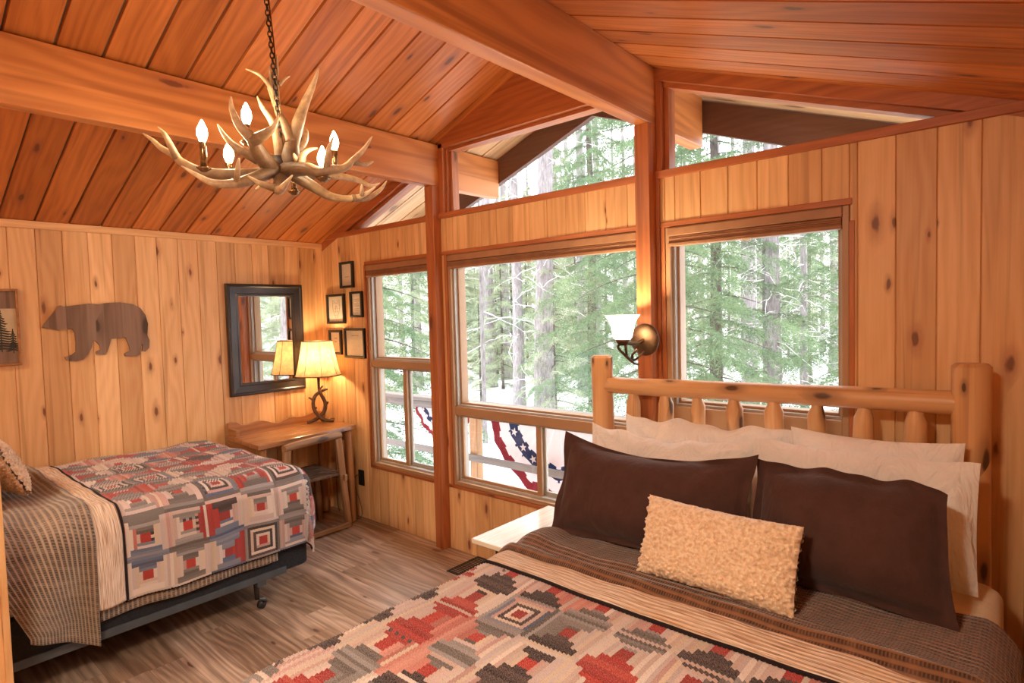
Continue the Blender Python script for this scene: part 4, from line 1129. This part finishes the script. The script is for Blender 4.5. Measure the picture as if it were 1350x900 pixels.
for k, pts in enumerate(([(-.045, -.01, .19), (-.07, -.015, .215), (-.085, -.02, .22)], [(.045, .01, .15), (.065, .01, .165), (.07, .01, .18)], [(.0, .0, .27), (.02, 0, .30), (.035, .0, .315)], [(-.045, -.01, .12), (-.02, -.02, .135)])):
    stem_(pts, [.009, .008, .006][:len(pts)], 'twig_stub', k)
mb = MB(); mb.tube([(0, 0, .28), (0, 0, .40)], .011, 12); mb.lathe([(.0, .39), (.02, .39), (.02, .50), (.0, .50)], segs=14); mb.build('stem', M['iron'], lp, smooth=True, ang=40)
prof = [(.186, .405), (.178, .425), (.166, .47), (.153, .53), (.140, .60), (.129, .66), (.124, .695)]
mb = MB(); mb.lathe(prof, segs=48, fn=lambda a, z: 1+.012*abs(cos(4*a)), cap=False); sh = mb.build('lamp_shade', M['shade'], lp, smooth=True)
mb = MB()
for z, r in ((.405, .187), (.695, .125)): mb.tube([(r*cos(2*pi*k/48), r*sin(2*pi*k/48), z) for k in range(49)], .004, 6, caps=False)
for k in range(8):
    a = pi/8+k*pi/4; mb.tube([((r+.001)*cos(a), (r+.001)*sin(a), z) for r, z in prof], .0022, 5)
mb.build('shade_binding', M['twig'], sh, smooth=True)
M['tbulb'] = emit('table_lamp_bulb', (1, .72, .40, 1), TABLE)
mb = MB(); mb.lathe([(.0, .50), (.014, .505), (.02, .53), (.032, .57), (.030, .595), (.016, .615), (.0, .62)], segs=18); mb.build('bulb', M['tbulb'], lp, smooth=True)

ot = empty('power_outlet', (-4.252, -.001, .34), 'black wall outlet with a plugged in cord beside the desk', 'outlet')
mb = MB(); mb.box(-.04, .04, -.007, 0, -.066, .066); mb.build('cover_plate', M['black'], ot, bevel=.003)
for z in (-.028, .028):
    mb = MB(); mb.box(-.017, .017, -.010, -.006, z-.015, z+.015); mb.build('socket', M['rubber'], ot, bevel=.003)
mb = MB()
P, R = smooth_path([(-4.258, -.012, .365), (-4.275, -.05, .355), (-4.27, -.055, .26), (-4.235, -.04, .15), (-4.20, -.045, .06), (-4.235, -.06, .006), (-4.40, -.06, .005), (-4.58, -.03, .02), (-4.60, -.025, .3), (-4.59, -.03, .76), (-4.57, -.05, .822), (-4.545, -.12, .818)], [.003]*12)
mb.tube(P, R, 6); tag(mb.build('lamp_cord', M['cord'], smooth=True), 'thin brown cord trailing from the black outlet behind the desk', 'cord')

# ------------------------------------------------------------------ things on the low wall
def on_left(y0, y1, z0, z1): pass
mr = empty('wall_mirror', (XL, -.535, 1.54), 'rectangular mirror in a wide espresso frame above the desk', 'mirror')
def ring_frame(mb, place, a0, a1, b0, b1, w, prof):
    """mitred frame; prof: list of (inset 0..w, height)"""
    cs = []
    for ins, h in prof: cs.append([place(a0+ins, b0+ins, h), place(a1-ins, b0+ins, h), place(a1-ins, b1-ins, h), place(a0+ins, b1-ins, h)])
    for i in range(len(cs)-1):
        for k in range(4):
            k2 = (k+1) % 4; mb.face([cs[i][k], cs[i][k2], cs[i+1][k2], cs[i+1][k]])
pm = lambda a, b, h: (h, a, b)
mb = MB(); ring_frame(mb, pm, -.322, .322, -.445, .445, .1, [(0, .0), (0, .022), (.006, .03), (.02, .031), (.028, .026), (.075, .018), (.082, .022), (.095, .02), (.1, .008)]); mb.build('frame', M['espresso'], mr)
mb = MB(); mb.box(.003, .008, -.235, .235, -.36, .36); mb.build('mirror_glass', M['mirror'], mr)

BEAR = [(-2.011, 1.683), (-1.98, 1.73), (-1.941, 1.786), (-1.926, 1.814), (-1.909, 1.822), (-1.893, 1.814), (-1.811, 1.826), (-1.755, 1.834), (-1.698, 1.829), (-1.647, 1.838), (-1.572, 1.842), (-1.496, 1.828), (-1.451, 1.801), (-1.421, 1.752), (-1.408, 1.689), (-1.416, 1.608), (-1.404, 1.572), (-1.409, 1.518), (-1.434, 1.493), (-1.454, 1.498), (-1.448, 1.538), (-1.455, 1.548), (-1.469, 1.504), (-1.467, 1.477), (-1.491, 1.465), (-1.56, 1.47), (-1.563, 1.488), (-1.528, 1.503), (-1.534, 1.543), (-1.554, 1.601), (-1.637, 1.592), (-1.646, 1.558), (-1.663, 1.508), (-1.679, 1.487), (-1.729, 1.495), (-1.728, 1.512), (-1.703, 1.523), (-1.705, 1.549), (-1.725, 1.58), (-1.739, 1.589), (-1.752, 1.539), (-1.772, 1.498), (-1.801, 1.466), (-1.843, 1.457), (-1.891, 1.465), (-1.903, 1.486), (-1.862, 1.5), (-1.84, 1.519), (-1.837, 1.586), (-1.841, 1.644), (-1.853, 1.669), (-1.874, 1.67), (-1.921, 1.664), (-1.973, 1.678)]
be = empty('bear_cutout', (XL, -1.7, 1.65), 'walking bear silhouette of grey barnwood strips hung on the pine wall', 'wall decoration')
import bmesh
bm = bmesh.new()
v1 = [bm.verts.new((.019, a+1.7, b-1.65)) for a, b in BEAR]; f0 = bm.faces.new(v1); f0.normal_update()
bmesh.ops.triangulate(bm, faces=[f0])
ys = [-1.975, -1.935, -1.882, -1.825, -1.77, -1.72, -1.672, -1.62, -1.565, -1.51, -1.455]
for y in ys: bmesh.ops.bisect_plane(bm, geom=bm.verts[:]+bm.edges[:]+bm.faces[:], plane_co=(0, y+1.7, 0), plane_no=(0, 1, 0))
ex = bmesh.ops.extrude_face_region(bm, geom=bm.faces[:])
for v in [q for q in ex['geom'] if isinstance(q, bmesh.types.BMVert)]: v.co.x = .004
bmesh.ops.recalc_face_normals(bm, faces=bm.faces)
uvl = bm.loops.layers.uv.new('UVMap'); bl = bm.loops.layers.float_color.new('bid')
random.seed(15); tones = [(random.random(), random.random(), random.random(), 1) for _ in range(20)]
for f in bm.faces:
    c = tones[sum(1 for y in ys if f.calc_center_median().y-1.7 > y)]
    for l in f.loops: l[uvl].uv = (l.vert.co.z, l.vert.co.y); l[bl] = c
me = bpy.data.meshes.new('bear_body'); bm.to_mesh(me); bm.free(); me.materials.append(M['bear'])
o = bpy.data.objects.new('bear_body', me); COL.objects.link(o); o.parent = be
mb = MB(); mb.box(0, .004, -.2, .09, .10, .12); mb.build('hanger', M['iron'], be)

ar = empty('tree_plaque', (XL, -2.345, 1.69), 'wooden plaque picturing dark pine trees on a pale sky', 'wall art')
mb = MB(); ring_frame(mb, pm, -.225, .225, -.235, .235, .014, [(0, 0), (0, .022), (.004, .025), (.012, .025), (.014, .016)]); mb.build('frame', M['desk'], ar)
def pl_board(nm, z0, z1, mat):
    mb = MB(); mb.rnd(); mb.box(.004, .014, -.213, .213, z0, z1, 'z'); return mb.build(nm, mat, ar)
pl_board('dark_top_band', .115, .222, M['bear']); 
M['artsky'] = plain('plaque_pale_wood', (.46, .36, .23, 1), .7, nscale=9, namp=.15)
M['artdark'] = plain('plaque_pine_ink', (.035, .035, .028, 1), .8, nscale=30, namp=.3)
pl_board('pale_sky_panel', -.10, .115, M['artsky']); pl_board('dark_ground_band', -.222, -.10, M['bear'])
def flat_tree(mb, y, z0, h, w, seed):
    R = random.Random(seed); n = int(h/.016)
    mb.prism([(y-.003, z0), (y+.003, z0), (y+.001, z0+h), (y-.001, z0+h)], pm, .014, .0155) if False else mb.box(.014, .0156, y-.0025, y+.0025, z0, z0+h)
    for k in range(n):
        t = k/n; ww = w*(1-t)*(.7+.5*R.random()); z = z0+.02+t*(h-.02)
        for s in (-1, 1):
            mb.faces_shared([(.0142, y, z+.010), (.0142, y, z-.001), (.0142, y+s*ww*.6, z-.010), (.0142, y+s*ww, z-.004), (.0142, y+s*ww*.5, z+.001)], [(0, 1, 2, 3, 4)], [[(0, 0)]*5])
mb = MB()
for y, z0, h, w, sd in ((.135, -.15, .27, .085, 1), (.065, -.15, .19, .07, 2), (.02, -.16, .14, .06, 3), (.19, -.16, .15, .05, 4), (-.05, -.15, .25, .08, 5), (-.14, -.16, .2, .07, 6)): flat_tree(mb, y, z0, h, w, sd)
mb.build('pine_silhouettes', M['artdark'], ar)

# ------------------------------------------------------------------ five small picture frames by the narrow window
pb = lambda a, b, h: (a, -h, b)
def picture(x0, x1, z0, z1, label, deco):
    cx, cz = (x0+x1)/2, (z0+z1)/2; t = empty('picture_frame', (cx, 0, cz), label, 'picture frame', 'small black picture frames')
    a, b = (x1-x0)/2, (z1-z0)/2
    mb = MB(); ring_frame(mb, pb, -a, a, -b, b, .02, [(0, 0), (0, .022), (.003, .025), (.016, .025), (.02, .02), (.02, .008)]); mb.build('frame', M['black'], t)
    mb = MB(); mb.box(-a+.018, a-.018, -.008, -.004, -b+.018, b-.018); mt = mb.build('print', M['mat'], t)
    mb = MB(); deco(mb)
    if mb.v: mb.build('drawing', M['ink'], mt)
    mb = MB(); mb.box(-a+.018, a-.018, -.0145, -.012, -b+.018, b-.018); mb.build('picture_glass', M['picglass'], t)
def txt(lines, w):
    def f(mb):
        for k, z in enumerate(lines):
            R = random.Random(k); x = -w
            while x < w:
                l = R.uniform(.006, .018); mb.box(x, min(w, x+l), -.0086, -.0082, z, z+.006); x += l+.005
    return f
def face(mb):
    ln = lambda pts, r=.0016: mb.tube([(x, -.0086, z) for x, z in pts], r, 5)
    ln([(-.045, .055), (-.055, .02), (-.04, -.03), (-.015, -.075), (.0, -.082), (.015, -.075), (.04, -.03), (.055, .02), (.045, .055)])
    ln([(-.05, .045), (-.052, .075), (-.035, .07), (-.02, .05), (.02, .05), (.035, .07), (.052, .075), (.05, .045)])
    ln([(-.012, -.05), (.0, -.06), (.012, -.05), (.0, -.042), (-.012, -.05)]); ln([(-.028, .005), (-.016, .0)]); ln([(.028, .005), (.016, .0)])
    ln([(-.03, -.02), (-.012, -.03), (-.008, .03)]); ln([(.03, -.02), (.012, -.03), (.008, .03)])
picture(-4.435, -4.245, 1.945, 2.165, 'topmost small black frame with one short line of print', txt([-.02], .03))
picture(-4.655, -4.39, 1.645, 1.90, 'largest upper black frame with a sketched animal face', face)
picture(-4.30, -4.13, 1.695, 1.91, 'small black frame with several printed lines beside the animal sketch', txt([.04, .025, 0, -.015, -.04, -.055], .035))
picture(-4.64, -4.455, 1.38, 1.59, 'narrow black frame lowest beside the lamp shade', txt([.03, .0], .02))
picture(-4.405, -4.115, 1.355, 1.605, 'wide lowest black frame nearest the narrow window', txt([.06], .05))

# ------------------------------------------------------------------ nightstand between bed and window wall, floor register
ns = empty('nightstand', (-1.90, -.45, 0), 'pale wooden nightstand with a glare-whitened bare top between the bed and window', 'nightstand')
def npart(mb, nm, mat, **k): o = mb.build(nm, mat, M=Matrix.Translation((1.90, .45, 0)), **k); o.parent = ns; return o
mb = MB(); mb.rnd(); mb.box(-2.085, -1.72, -.855, -.225, .556, .58, 'y'); npart(mb, 'top', M['glare_top'], bevel=.004)
mb = MB(); mb.rnd(); mb.box(-1.975, -1.735, -.80, -.25, .12, .556, 'z'); npart(mb, 'body', M['espresso'], bevel=.004)
mb = MB(); mb.rnd(); mb.box(-1.96, -1.75, -.815, -.80, .36, .53, 'x'); dr_ = npart(mb, 'drawer', M['espresso'], bevel=.004)
mb = MB(); mb.tube([(-1.85, -.815, .45), (-1.85, -.835, .45)], [.006, .012], 12); k_ = mb.build('knob', M['iron'], smooth=True, M=Matrix.Translation((1.90, .45, 0))); k_.parent = dr_
for x in (-1.955, -1.758):
    for y in (-.78, -.27):
        mb = MB(); mb.box(x-.02, x+.02, y-.02, y+.02, 0, .12); npart(mb, 'leg', M['espresso'], bevel=.003)
fr = empty('floor_register', (-2.84, -.15, 0), 'dark metal floor register beside the window wall', 'floor vent')
mb = MB(); ring_frame(mb, lambda a, b, h: (a, b, h), -.055, .055, -.15, .15, .014, [(0, 0), (.002, .005), (.012, .006), (.014, .003)]); mb.build('frame', M['iron'], fr)
mb = MB()
for k in range(14): mb.box(-.042, .042, -.132+k*.02, -.124+k*.02, .001, .004)
mb.build('grille', M['iron'], fr)

# unseen fill lights added behind the camera, shaped as round ceiling lights
M['fill_dome'] = emit('warm_fill_glow', (1, .84, .63, 1), FILL_DOME)
M['fill_dome_bright'] = emit('warm_fill_glow_bright', (1, .84, .63, 1), FILL_DOME*1.6)
for k, (x, y, lb) in enumerate(((-3.9, -3.7, 'added round fill light, out of view over the head of the far bed'), (-.62, -3.3, 'added round fill light, out of view over the foot of the near bed'))):
    t = empty('added_fill_light', (x, y, roof(x)), lb, 'fill light', 'added round fill lights')
    sg = SL if x < RX else -SL; t.rotation_euler = (0, -math.atan(sg), 0)
    mb = MB(); mb.lathe([(.20, .01), (.21, -.01), (.205, -.03), (.19, -.035)], segs=32); mb.build('rim', M['bronze'], t, smooth=True)
    mb = MB(); mb.lathe([(.19, -.03), (.17, -.055), (.11, -.085), (.0, -.10)], segs=32); mb.build('fill_light_dome', M['fill_dome' if k == 0 else 'fill_dome_bright'], t, smooth=True)
# ------------------------------------------------------------------ outside: deck, railing, bunting, snow, trees
GZ = -.85
mb = MB()
random.seed(4)
def gfn(i, j):
    x = -75+90*i/60; y = 2.3+70*j/50
    return (x, y, GZ+.012*(y-2.3)+.10*noise.noise(Vector((x*.25, y*.25, 0)))+.25*noise.noise(Vector((x*.06, y*.06, 3))))
mb.grid(gfn, 60, 50); o = mb.build('snowy_ground', M['snow'], smooth=True); struct(o)
def gz(x, y): return GZ+.012*(y-2.3)
mb = MB(); random.seed(6)
for k in range(11): mb.rnd(); mb.box(-7.2, 1.5, .145+k*.142, .145+k*.142+.134, -.13, -.10, 'x')
mb.box(-7.2, 1.5, .15, 1.68, -.30, -.14, 'x'); struct(mb.build('deck_floor', M['deck']))
mb = MB(); mb.grid(lambda i, j: (-7.2+8.7*i/60, .16+1.5*j/10, -.075+.03*noise.noise(Vector((i*.3, j*.5, 2)))), 60, 10); struct(mb.build('snow_ground', M['snow'], smooth=True))
ry = 1.45
rl = empty('deck_railing', (-3, ry, -.1), 'weathered grey wooden deck railing outside the windows', 'railing')
def rpart(mb, nm, mat): o = mb.build(nm, mat, M=Matrix.Translation((3, -ry, .1)), bevel=.006); o.parent = rl; return o
mb = MB(); mb.rnd(); mb.box(-7.2, 1.4, ry-.07, ry+.07, .755, .795, 'x'); rpart(mb, 'top_rail', M['rail_out'])
for z0, z1 in ((.665, .755), (.165, .235)):
    mb = MB(); mb.rnd(); mb.box(-7.2, 1.4, ry-.02, ry+.02, z0, z1, 'x'); rpart(mb, 'rail', M['rail_out'])
for x in (-6.15, -2.2, .0):
    mb = MB(); mb.rnd(); mb.box(x-.06, x+.06, ry-.045, ry+.045, -.1, 1.0 if x < -6 else .755, 'z'); rpart(mb, 'post', M['rail_out'])
mb = MB(); mb.rnd(); mb.box(-4.44, -4.335, ry+.025, ry+.115, -.1, .755, 'z'); rpart(mb, 'post', M['postw'])

NAVY = L_(36, 48, 88); FRED = L_(138, 34, 46); FWHT = L_(226, 216, 218)
def bunting(cx, zt, R, label, seed):
    t = empty('flag_bunting', (cx, ry+.13, zt), label, 'bunting', 'flag buntings')
    nr, na = 40, 96; mb = MB()
    def fn(i, j):
        a = pi+pi*i/na; r = R*(.02+.98*j/nr)
        fold = .02*sin(a*15+seed)*(r/R)+.006*sin(a*31)*(r/R)
        return (r*cos(a)*1.06, fold, r*sin(a)*(1+.05*sin(a*15+seed)*(r/R)))
    def col(i, j):
        f = j/nr+.012*sin(i*.9+seed)
        return FWHT if f < .57 else (NAVY if f < .715 else (FWHT if f < .875 else FRED))
    mb.grid(fn, na, nr, col=col); mb.build('cloth', M['flag'], t, smooth=True, solid=.002)
    for k in range(11):
        a = pi+pi*(k+.5)/11; i = (a-pi)/pi*na; c = Vector(fn(i, .645*nr)); s = .052*R
        for sd in (-1, 1):
            mb = MB(); vs = [(c.x, c.y+sd*.012-.004, c.z)]
            for q in range(10):
                b = pi/2+a+q*pi/5; rr = s if q % 2 == 0 else s*.42
                vs.append((c.x+rr*cos(b), fn(i, .645*nr)[1]+sd*.012-.004, c.z+rr*sin(b)))
            if sd == -1:
                mb.faces_shared(vs, [(0, 1+q, 1+(q+1) % 10) for q in range(10)], [[(0, 0)]*3]*10, [FWHT]*10)
                mb.build('star', M['flag'], t, solid=.002)
    mb = MB(); mb.box(-R*1.06, R*1.06, -.006, .006, -.004, .02); mb.build('header_tape', M['mat'], t)
bunting(-3.335, .735, .86, 'red, white and blue starred bunting hung on the railing outside the picture window', 1.0)
bunting(-4.98, .735, .44, 'smaller starred bunting hung on the railing outside the narrow window', 2.2)

# trees ---------------------------------------------------------------
def conifer_mesh(name, H, spread, seed, h0=.4, nb=70, droop=.5, tuft=3, mat='needle', len_n=.075):
    R = np.random.RandomState(seed); tris = []
    for k in range(nb):
        t = (k+R.rand())/nb; h = h0+(H-h0)*t
        L = spread*(1-.92*t)**.8*(.75+.4*R.rand()); az = k*2.399+R.rand()*.6
        ns = max(6, int(L/.07)); u = np.linspace(.12, 1, ns)
        ca, sa = np.cos(az), np.sin(az); dr = droop*(1-t*.6)
        r = u*L; z = h+.10*L*u-dr*L*u**1.6+.12*L*np.maximum(0, u-.7)
        sl = np.gradient(z)/np.gradient(r)
        # side twigs
        for sgn in (-1, 1):
            tl = .36*L*(1-u*.72)*(.7+.5*R.rand(ns))+.04
            m = 9
            s = np.linspace(0, 1, m)
            ang = radians(52)+R.randn(ns)*.12
            dx = np.cos(ang)[:, None]*tl[:, None]*s; dy = sgn*np.sin(ang)[:, None]*tl[:, None]*s
            dz = sl[:, None]*dx-.55*tl[:, None]*s**2-.10*R.rand(ns, 1)*s
            px = r[:, None]+dx; py = dy; pz = z[:, None]+dz
            X = px*ca-py*sa; Y = px*sa+py*ca; Z = pz
            # twig direction
            ddx = np.cos(ang)[:, None]*np.ones(m); ddy = sgn*np.sin(ang)[:, None]*np.ones(m)
            DX = ddx*ca-ddy*sa; DY = ddx*sa+ddy*ca
            base = np.stack([X, Y, Z], -1).reshape(-1, 3); dirv = np.stack([DX, DY, -.25*np.ones_like(DX)], -1).reshape(-1, 3)
            for q in range(tuft):
                n = len(base); rv = R.randn(n, 3); d = dirv*.8+rv*.62; d /= np.linalg.norm(d, axis=1, keepdims=True)
                sd = np.cross(d, R.randn(n, 3)); sd /= np.linalg.norm(sd, axis=1, keepdims=True)
                b = base+R.randn(n, 3)*.010; ln = len_n*(.7+.6*R.rand(n, 1)); w = .011
                tris.append(np.stack([b-sd*w*.5, b+sd*w*.5, b+d*ln], 1))
        # needles on the leader of the branch
    T = np.concatenate(tris); V = T.reshape(-1, 3); F = np.arange(len(V)).reshape(-1, 3)
    me_o = np_mesh(name, V, F, M[mat]); me = me_o.data; bpy.data.objects.remove(me_o); return me
def branch_sticks(mb, H, spread, seed, h0, nb, droop=.5):
    R = np.random.RandomState(seed)
    for k in range(nb):
        t = (k+R.rand())/nb; h = h0+(H-h0)*t; L = spread*(1-.92*t)**.8*.8; az = k*2.399+R.rand()*.6; R.rand(12)
        u = [0, .25, .5, .75, 1]
        mb.tube([(L*q*cos(az), L*q*sin(az), h+.1*L*q-droop*(1-t*.6)*L*q**1.6) for q in u], [.018*(1-.6*t), .013, .009, .006, .002], 5)
def dead_branches(mb, h0, h1, n, seed, lmin=.4, lmax=1.4, r=.009, tr=.15):
    R = random.Random(seed)
    for k in range(n):
        h = R.uniform(h0, h1); az = R.uniform(0, 2*pi); L = R.uniform(lmin, lmax); up = R.uniform(-.5, .35); cv = R.uniform(-.6, .6)
        pts = []
        for q in range(6):
            u = q/5; a = az+cv*u*u+.08*R.uniform(-1, 1)
            pts.append(((tr*.8+L*u)*cos(a), (tr*.8+L*u)*sin(a), h+up*L*u-.25*L*u*u+.03*R.uniform(-1, 1)))
        mb.tube(pts, [r, r*.8, r*.65, r*.5, r*.35, r*.2], 5)
        for s in range(R.randint(1, 3)):
            b = Vector(pts[R.randint(2, 4)]); d = Vector((R.uniform(-1, 1), R.uniform(-1, 1), R.uniform(-.6, .5)))*L*.35
            mb.tube([b, b+d*.5+Vector((0, 0, .03)), b+d], [r*.45, r*.35, r*.15], 4)
def trunk(mb, H, r, seed, lean=(0, 0), segs=16):
    n = 14; pts = []; rad = []
    for k in range(n+1):
        t = k/n; pts.append((lean[0]*t*H+.05*r*8*noise.noise(Vector((t*3, seed, 0))), lean[1]*t*H+.05*r*8*noise.noise(Vector((t*3, seed, 7))), -.3+(H+.3)*t))
        rad.append(r*(1-.72*t)*(1.25 if k == 0 else 1.0))
    mb.tube(pts, rad, segs, wob=.12, seed=seed)
CON_A = conifer_mesh('foliage', 9.5, 2.0, 1, h0=.5, nb=105, droop=.5, tuft=4, len_n=.06)
CON_B = conifer_mesh('foliage', 8.0, 1.7, 2, h0=.3, nb=92, droop=.32, tuft=4, len_n=.06)
CON_C = conifer_mesh('foliage', 5.5, .95, 3, h0=.2, nb=60, droop=.3, mat='needle_haze', tuft=2)
CON_S = conifer_mesh('foliage', 9.0, 1.1, 5, h0=3.0, nb=46, droop=.45, mat='needle_haze', tuft=1, len_n=.10)
def conifer(x, y, me, H, spread, sd, label, rz=0, sc=1.0, h0=.5, nb=92, tr=.13):
    t = empty('conifer_tree', (x, y, gz(x, y)), label, 'tree', 'conifers beyond the deck', rz=rz); t.scale = (sc,)*3
    mb = MB(); trunk(mb, H, tr, sd); branch_sticks(mb, H, spread, sd, h0, nb, .42); mb.build('trunk', M['bark_d'], t, smooth=True)
    o = bpy.data.objects.new('foliage', me); COL.objects.link(o); o.parent = t
    return t
conifer(-3.86, 4.61, CON_A, 9.5, 1.75, 1, 'big spruce with drooping boughs standing behind the middle post', .3)
conifer(-7.95, 2.64, CON_B, 8.0, 1.5, 2, 'spruce with level layered boughs filling the narrow window', 1.2, 1.12, .3, 84)
conifer(-1.67, 8.25, CON_A, 9.5, 1.75, 1, 'spruce at the wall side edge of the window behind the headboard', 2.1, 1.0)
conifer(-4.17, 7.39, CON_B, 8.0, 1.5, 2, 'dark spruce just past the lit wall lamp in the window behind the headboard', .7, 1.0, .3, 84)
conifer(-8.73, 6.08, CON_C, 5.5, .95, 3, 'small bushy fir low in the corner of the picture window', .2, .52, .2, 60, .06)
conifer(-8.58, 10.18, CON_A, 9.5, 1.75, 1, 'spruce farther back among the grey trunks behind the bed post', 4.0, 1.05)
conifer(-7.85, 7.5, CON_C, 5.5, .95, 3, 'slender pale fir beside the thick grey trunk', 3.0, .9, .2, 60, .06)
conifer(-5.34, 17.64, CON_A, 9.5, 1.75, 1, 'distant spruce behind the twin grey trunks', 5.0, 1.1)
def bare(x, y, r, H, sd, label, nd=26, lean=(0, 0), group=None, h0=1.0, h1=7.0, crown=False, tw=.010, lm=1.4, mat='bark'):
    t = empty('bare_trunk_tree', (x, y, gz(x, y)), label, 'tree', group or 'grey trunks beyond the deck', rz=sd*1.7)
    mb = MB(); trunk(mb, H, r, sd, lean); mb.build('trunk', M[mat], t, smooth=True)
    if nd:
        mb = MB(); dead_branches(mb, h0, h1, nd, sd, .5, lm, tw, r); mb.build('dead_branches', M['deadtwig'], t, smooth=True)
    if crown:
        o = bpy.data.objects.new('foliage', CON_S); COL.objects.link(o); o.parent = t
    return t
bare(-8.02, 7.35, .235, 14, 3, 'thickest grey trunk in the middle of the picture window', 34, (-.012, .02))
bare(-10.38, 9.27, .17, 14, 4, 'slim grey trunk just left of the thickest trunk', 34)
bare(-13.71, 11.68, .22, 15, 5, 'pale grey trunk nearest the post side of the picture window', 20)
bare(-3.34, 7.72, .17, 12, 6, 'thickest knobbly grey trunk in the window behind the headboard', 46, (.0, .0), None, 1.2, 5.0, False, .011, 1.2)
bare(-4.98, 11.33, .20, 13, 7, 'grey trunk close behind the knobbly one in the window behind the headboard', 22)
bare(-3.41, 10.04, .085, 11, 8, 'thin grey trunk between the knobbly trunk and the window edge', 26, (-.008, 0), None, 1, 5, False, .009, 1.0)
bare(-10.21, 12.08, .16, 14, 9, 'grey trunk directly behind the tallest log bed post', 18)
bare(-7.98, 5.4, .05, 7, 10, 'thin grey sapling stem behind the deck post', 10, (0, 0), None, .6, 4)
R_ = random.Random(12)
FAR = [(-19.69, 11.78), (-23.89, 16.08), (-16.28, 10.77), (-18.75, 15.25), (-23.35, 20.52), (-19.46, 18.61), (-14.59, 13.56), (-21.51, 23.46), (-14.95, 17.23), (-18.06, 22.48), (-12.56, 16.66), (-17.84, 26.65), (-13.8, 20.88), (-10.88, 20.77), (-13.31, 27.94), (-8.62, 18.76), (-13.11, 32.09), (-9.23, 24.86), (-9.61, 29.83), (-7.1, 22.74), (-7.6, 28.94), (-5.2, 20.42), (-7.22, 34.57), (-3.93, 28.15), (-2.81, 34.43), (-24.99, 12.47), (-19.0, 9.73), (-27.61, 26.1), (-25.76, 30.36), (-21.29, 28.94), (-19.91, 32.8), (-16.66, 36.96), (-13.83, 40.74), (-10.59, 39.59), (-27.5, 22.22), (-31.27, 22.91)]
far_c = [None]
proto = []
for k in range(4):
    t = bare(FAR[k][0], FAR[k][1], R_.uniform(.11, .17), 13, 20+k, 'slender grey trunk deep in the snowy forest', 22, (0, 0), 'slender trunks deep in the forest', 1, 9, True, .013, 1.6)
    proto.append(t)
for k in range(4, len(FAR)):
    t = copy_tree(proto[k % 4]); x, y = FAR[k]; t.location = (x, y, gz(x, y)); t.rotation_euler = (0, 0, R_.uniform(0, 6)); s = R_.uniform(.85, 1.25); t.scale = (s, s, s)

# mid-distance young firs fill the understorey
CON_F = conifer_mesh('foliage', 7.5, 1.45, 9, h0=.2, nb=64, droop=.35, mat='needle_haze', tuft=3, len_n=.11)
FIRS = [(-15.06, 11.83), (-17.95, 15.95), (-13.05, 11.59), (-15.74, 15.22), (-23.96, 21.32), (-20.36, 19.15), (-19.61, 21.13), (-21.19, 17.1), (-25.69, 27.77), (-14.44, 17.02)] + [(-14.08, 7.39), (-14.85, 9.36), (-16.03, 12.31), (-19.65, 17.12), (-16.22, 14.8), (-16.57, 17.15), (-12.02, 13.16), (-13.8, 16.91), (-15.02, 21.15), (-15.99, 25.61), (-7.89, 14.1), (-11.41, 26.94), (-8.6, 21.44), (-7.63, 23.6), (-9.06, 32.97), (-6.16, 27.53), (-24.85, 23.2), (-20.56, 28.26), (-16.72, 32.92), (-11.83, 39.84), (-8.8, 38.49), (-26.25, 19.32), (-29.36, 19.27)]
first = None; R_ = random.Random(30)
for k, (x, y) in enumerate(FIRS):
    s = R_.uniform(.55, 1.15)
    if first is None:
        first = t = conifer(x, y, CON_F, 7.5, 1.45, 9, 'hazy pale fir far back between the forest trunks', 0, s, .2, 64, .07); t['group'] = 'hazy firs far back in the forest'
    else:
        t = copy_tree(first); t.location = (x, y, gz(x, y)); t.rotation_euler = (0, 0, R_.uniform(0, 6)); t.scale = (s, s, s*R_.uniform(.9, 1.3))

for x, y, s in ((4.5, 4.6, .9), (8.0, 5.4, 1.1), (11.5, 9.0, 1.0), (14.0, 7.6, 1.1), (7.0, 7.4, .8)):
    t = copy_tree(first); t.location = (x, y, gz(x, y)); t.rotation_euler = (0, 0, x); t.scale = (s, s, s)
    t['label'] = 'pale fir seen only as a reflection in the mirror'; t['group'] = 'firs reflected in the mirror'
for x, y in ((5.6, 5.9), (9.6, 7.2), (3.2, 3.9), (12.5, 8.4)):
    t = copy_tree(proto[0]); t.location = (x, y, gz(x, y)); t.rotation_euler = (0, 0, y); t.scale = (1, 1, 1)
    t['label'] = 'grey trunk seen only as a reflection in the mirror'; t['group'] = 'trunks reflected in the mirror'
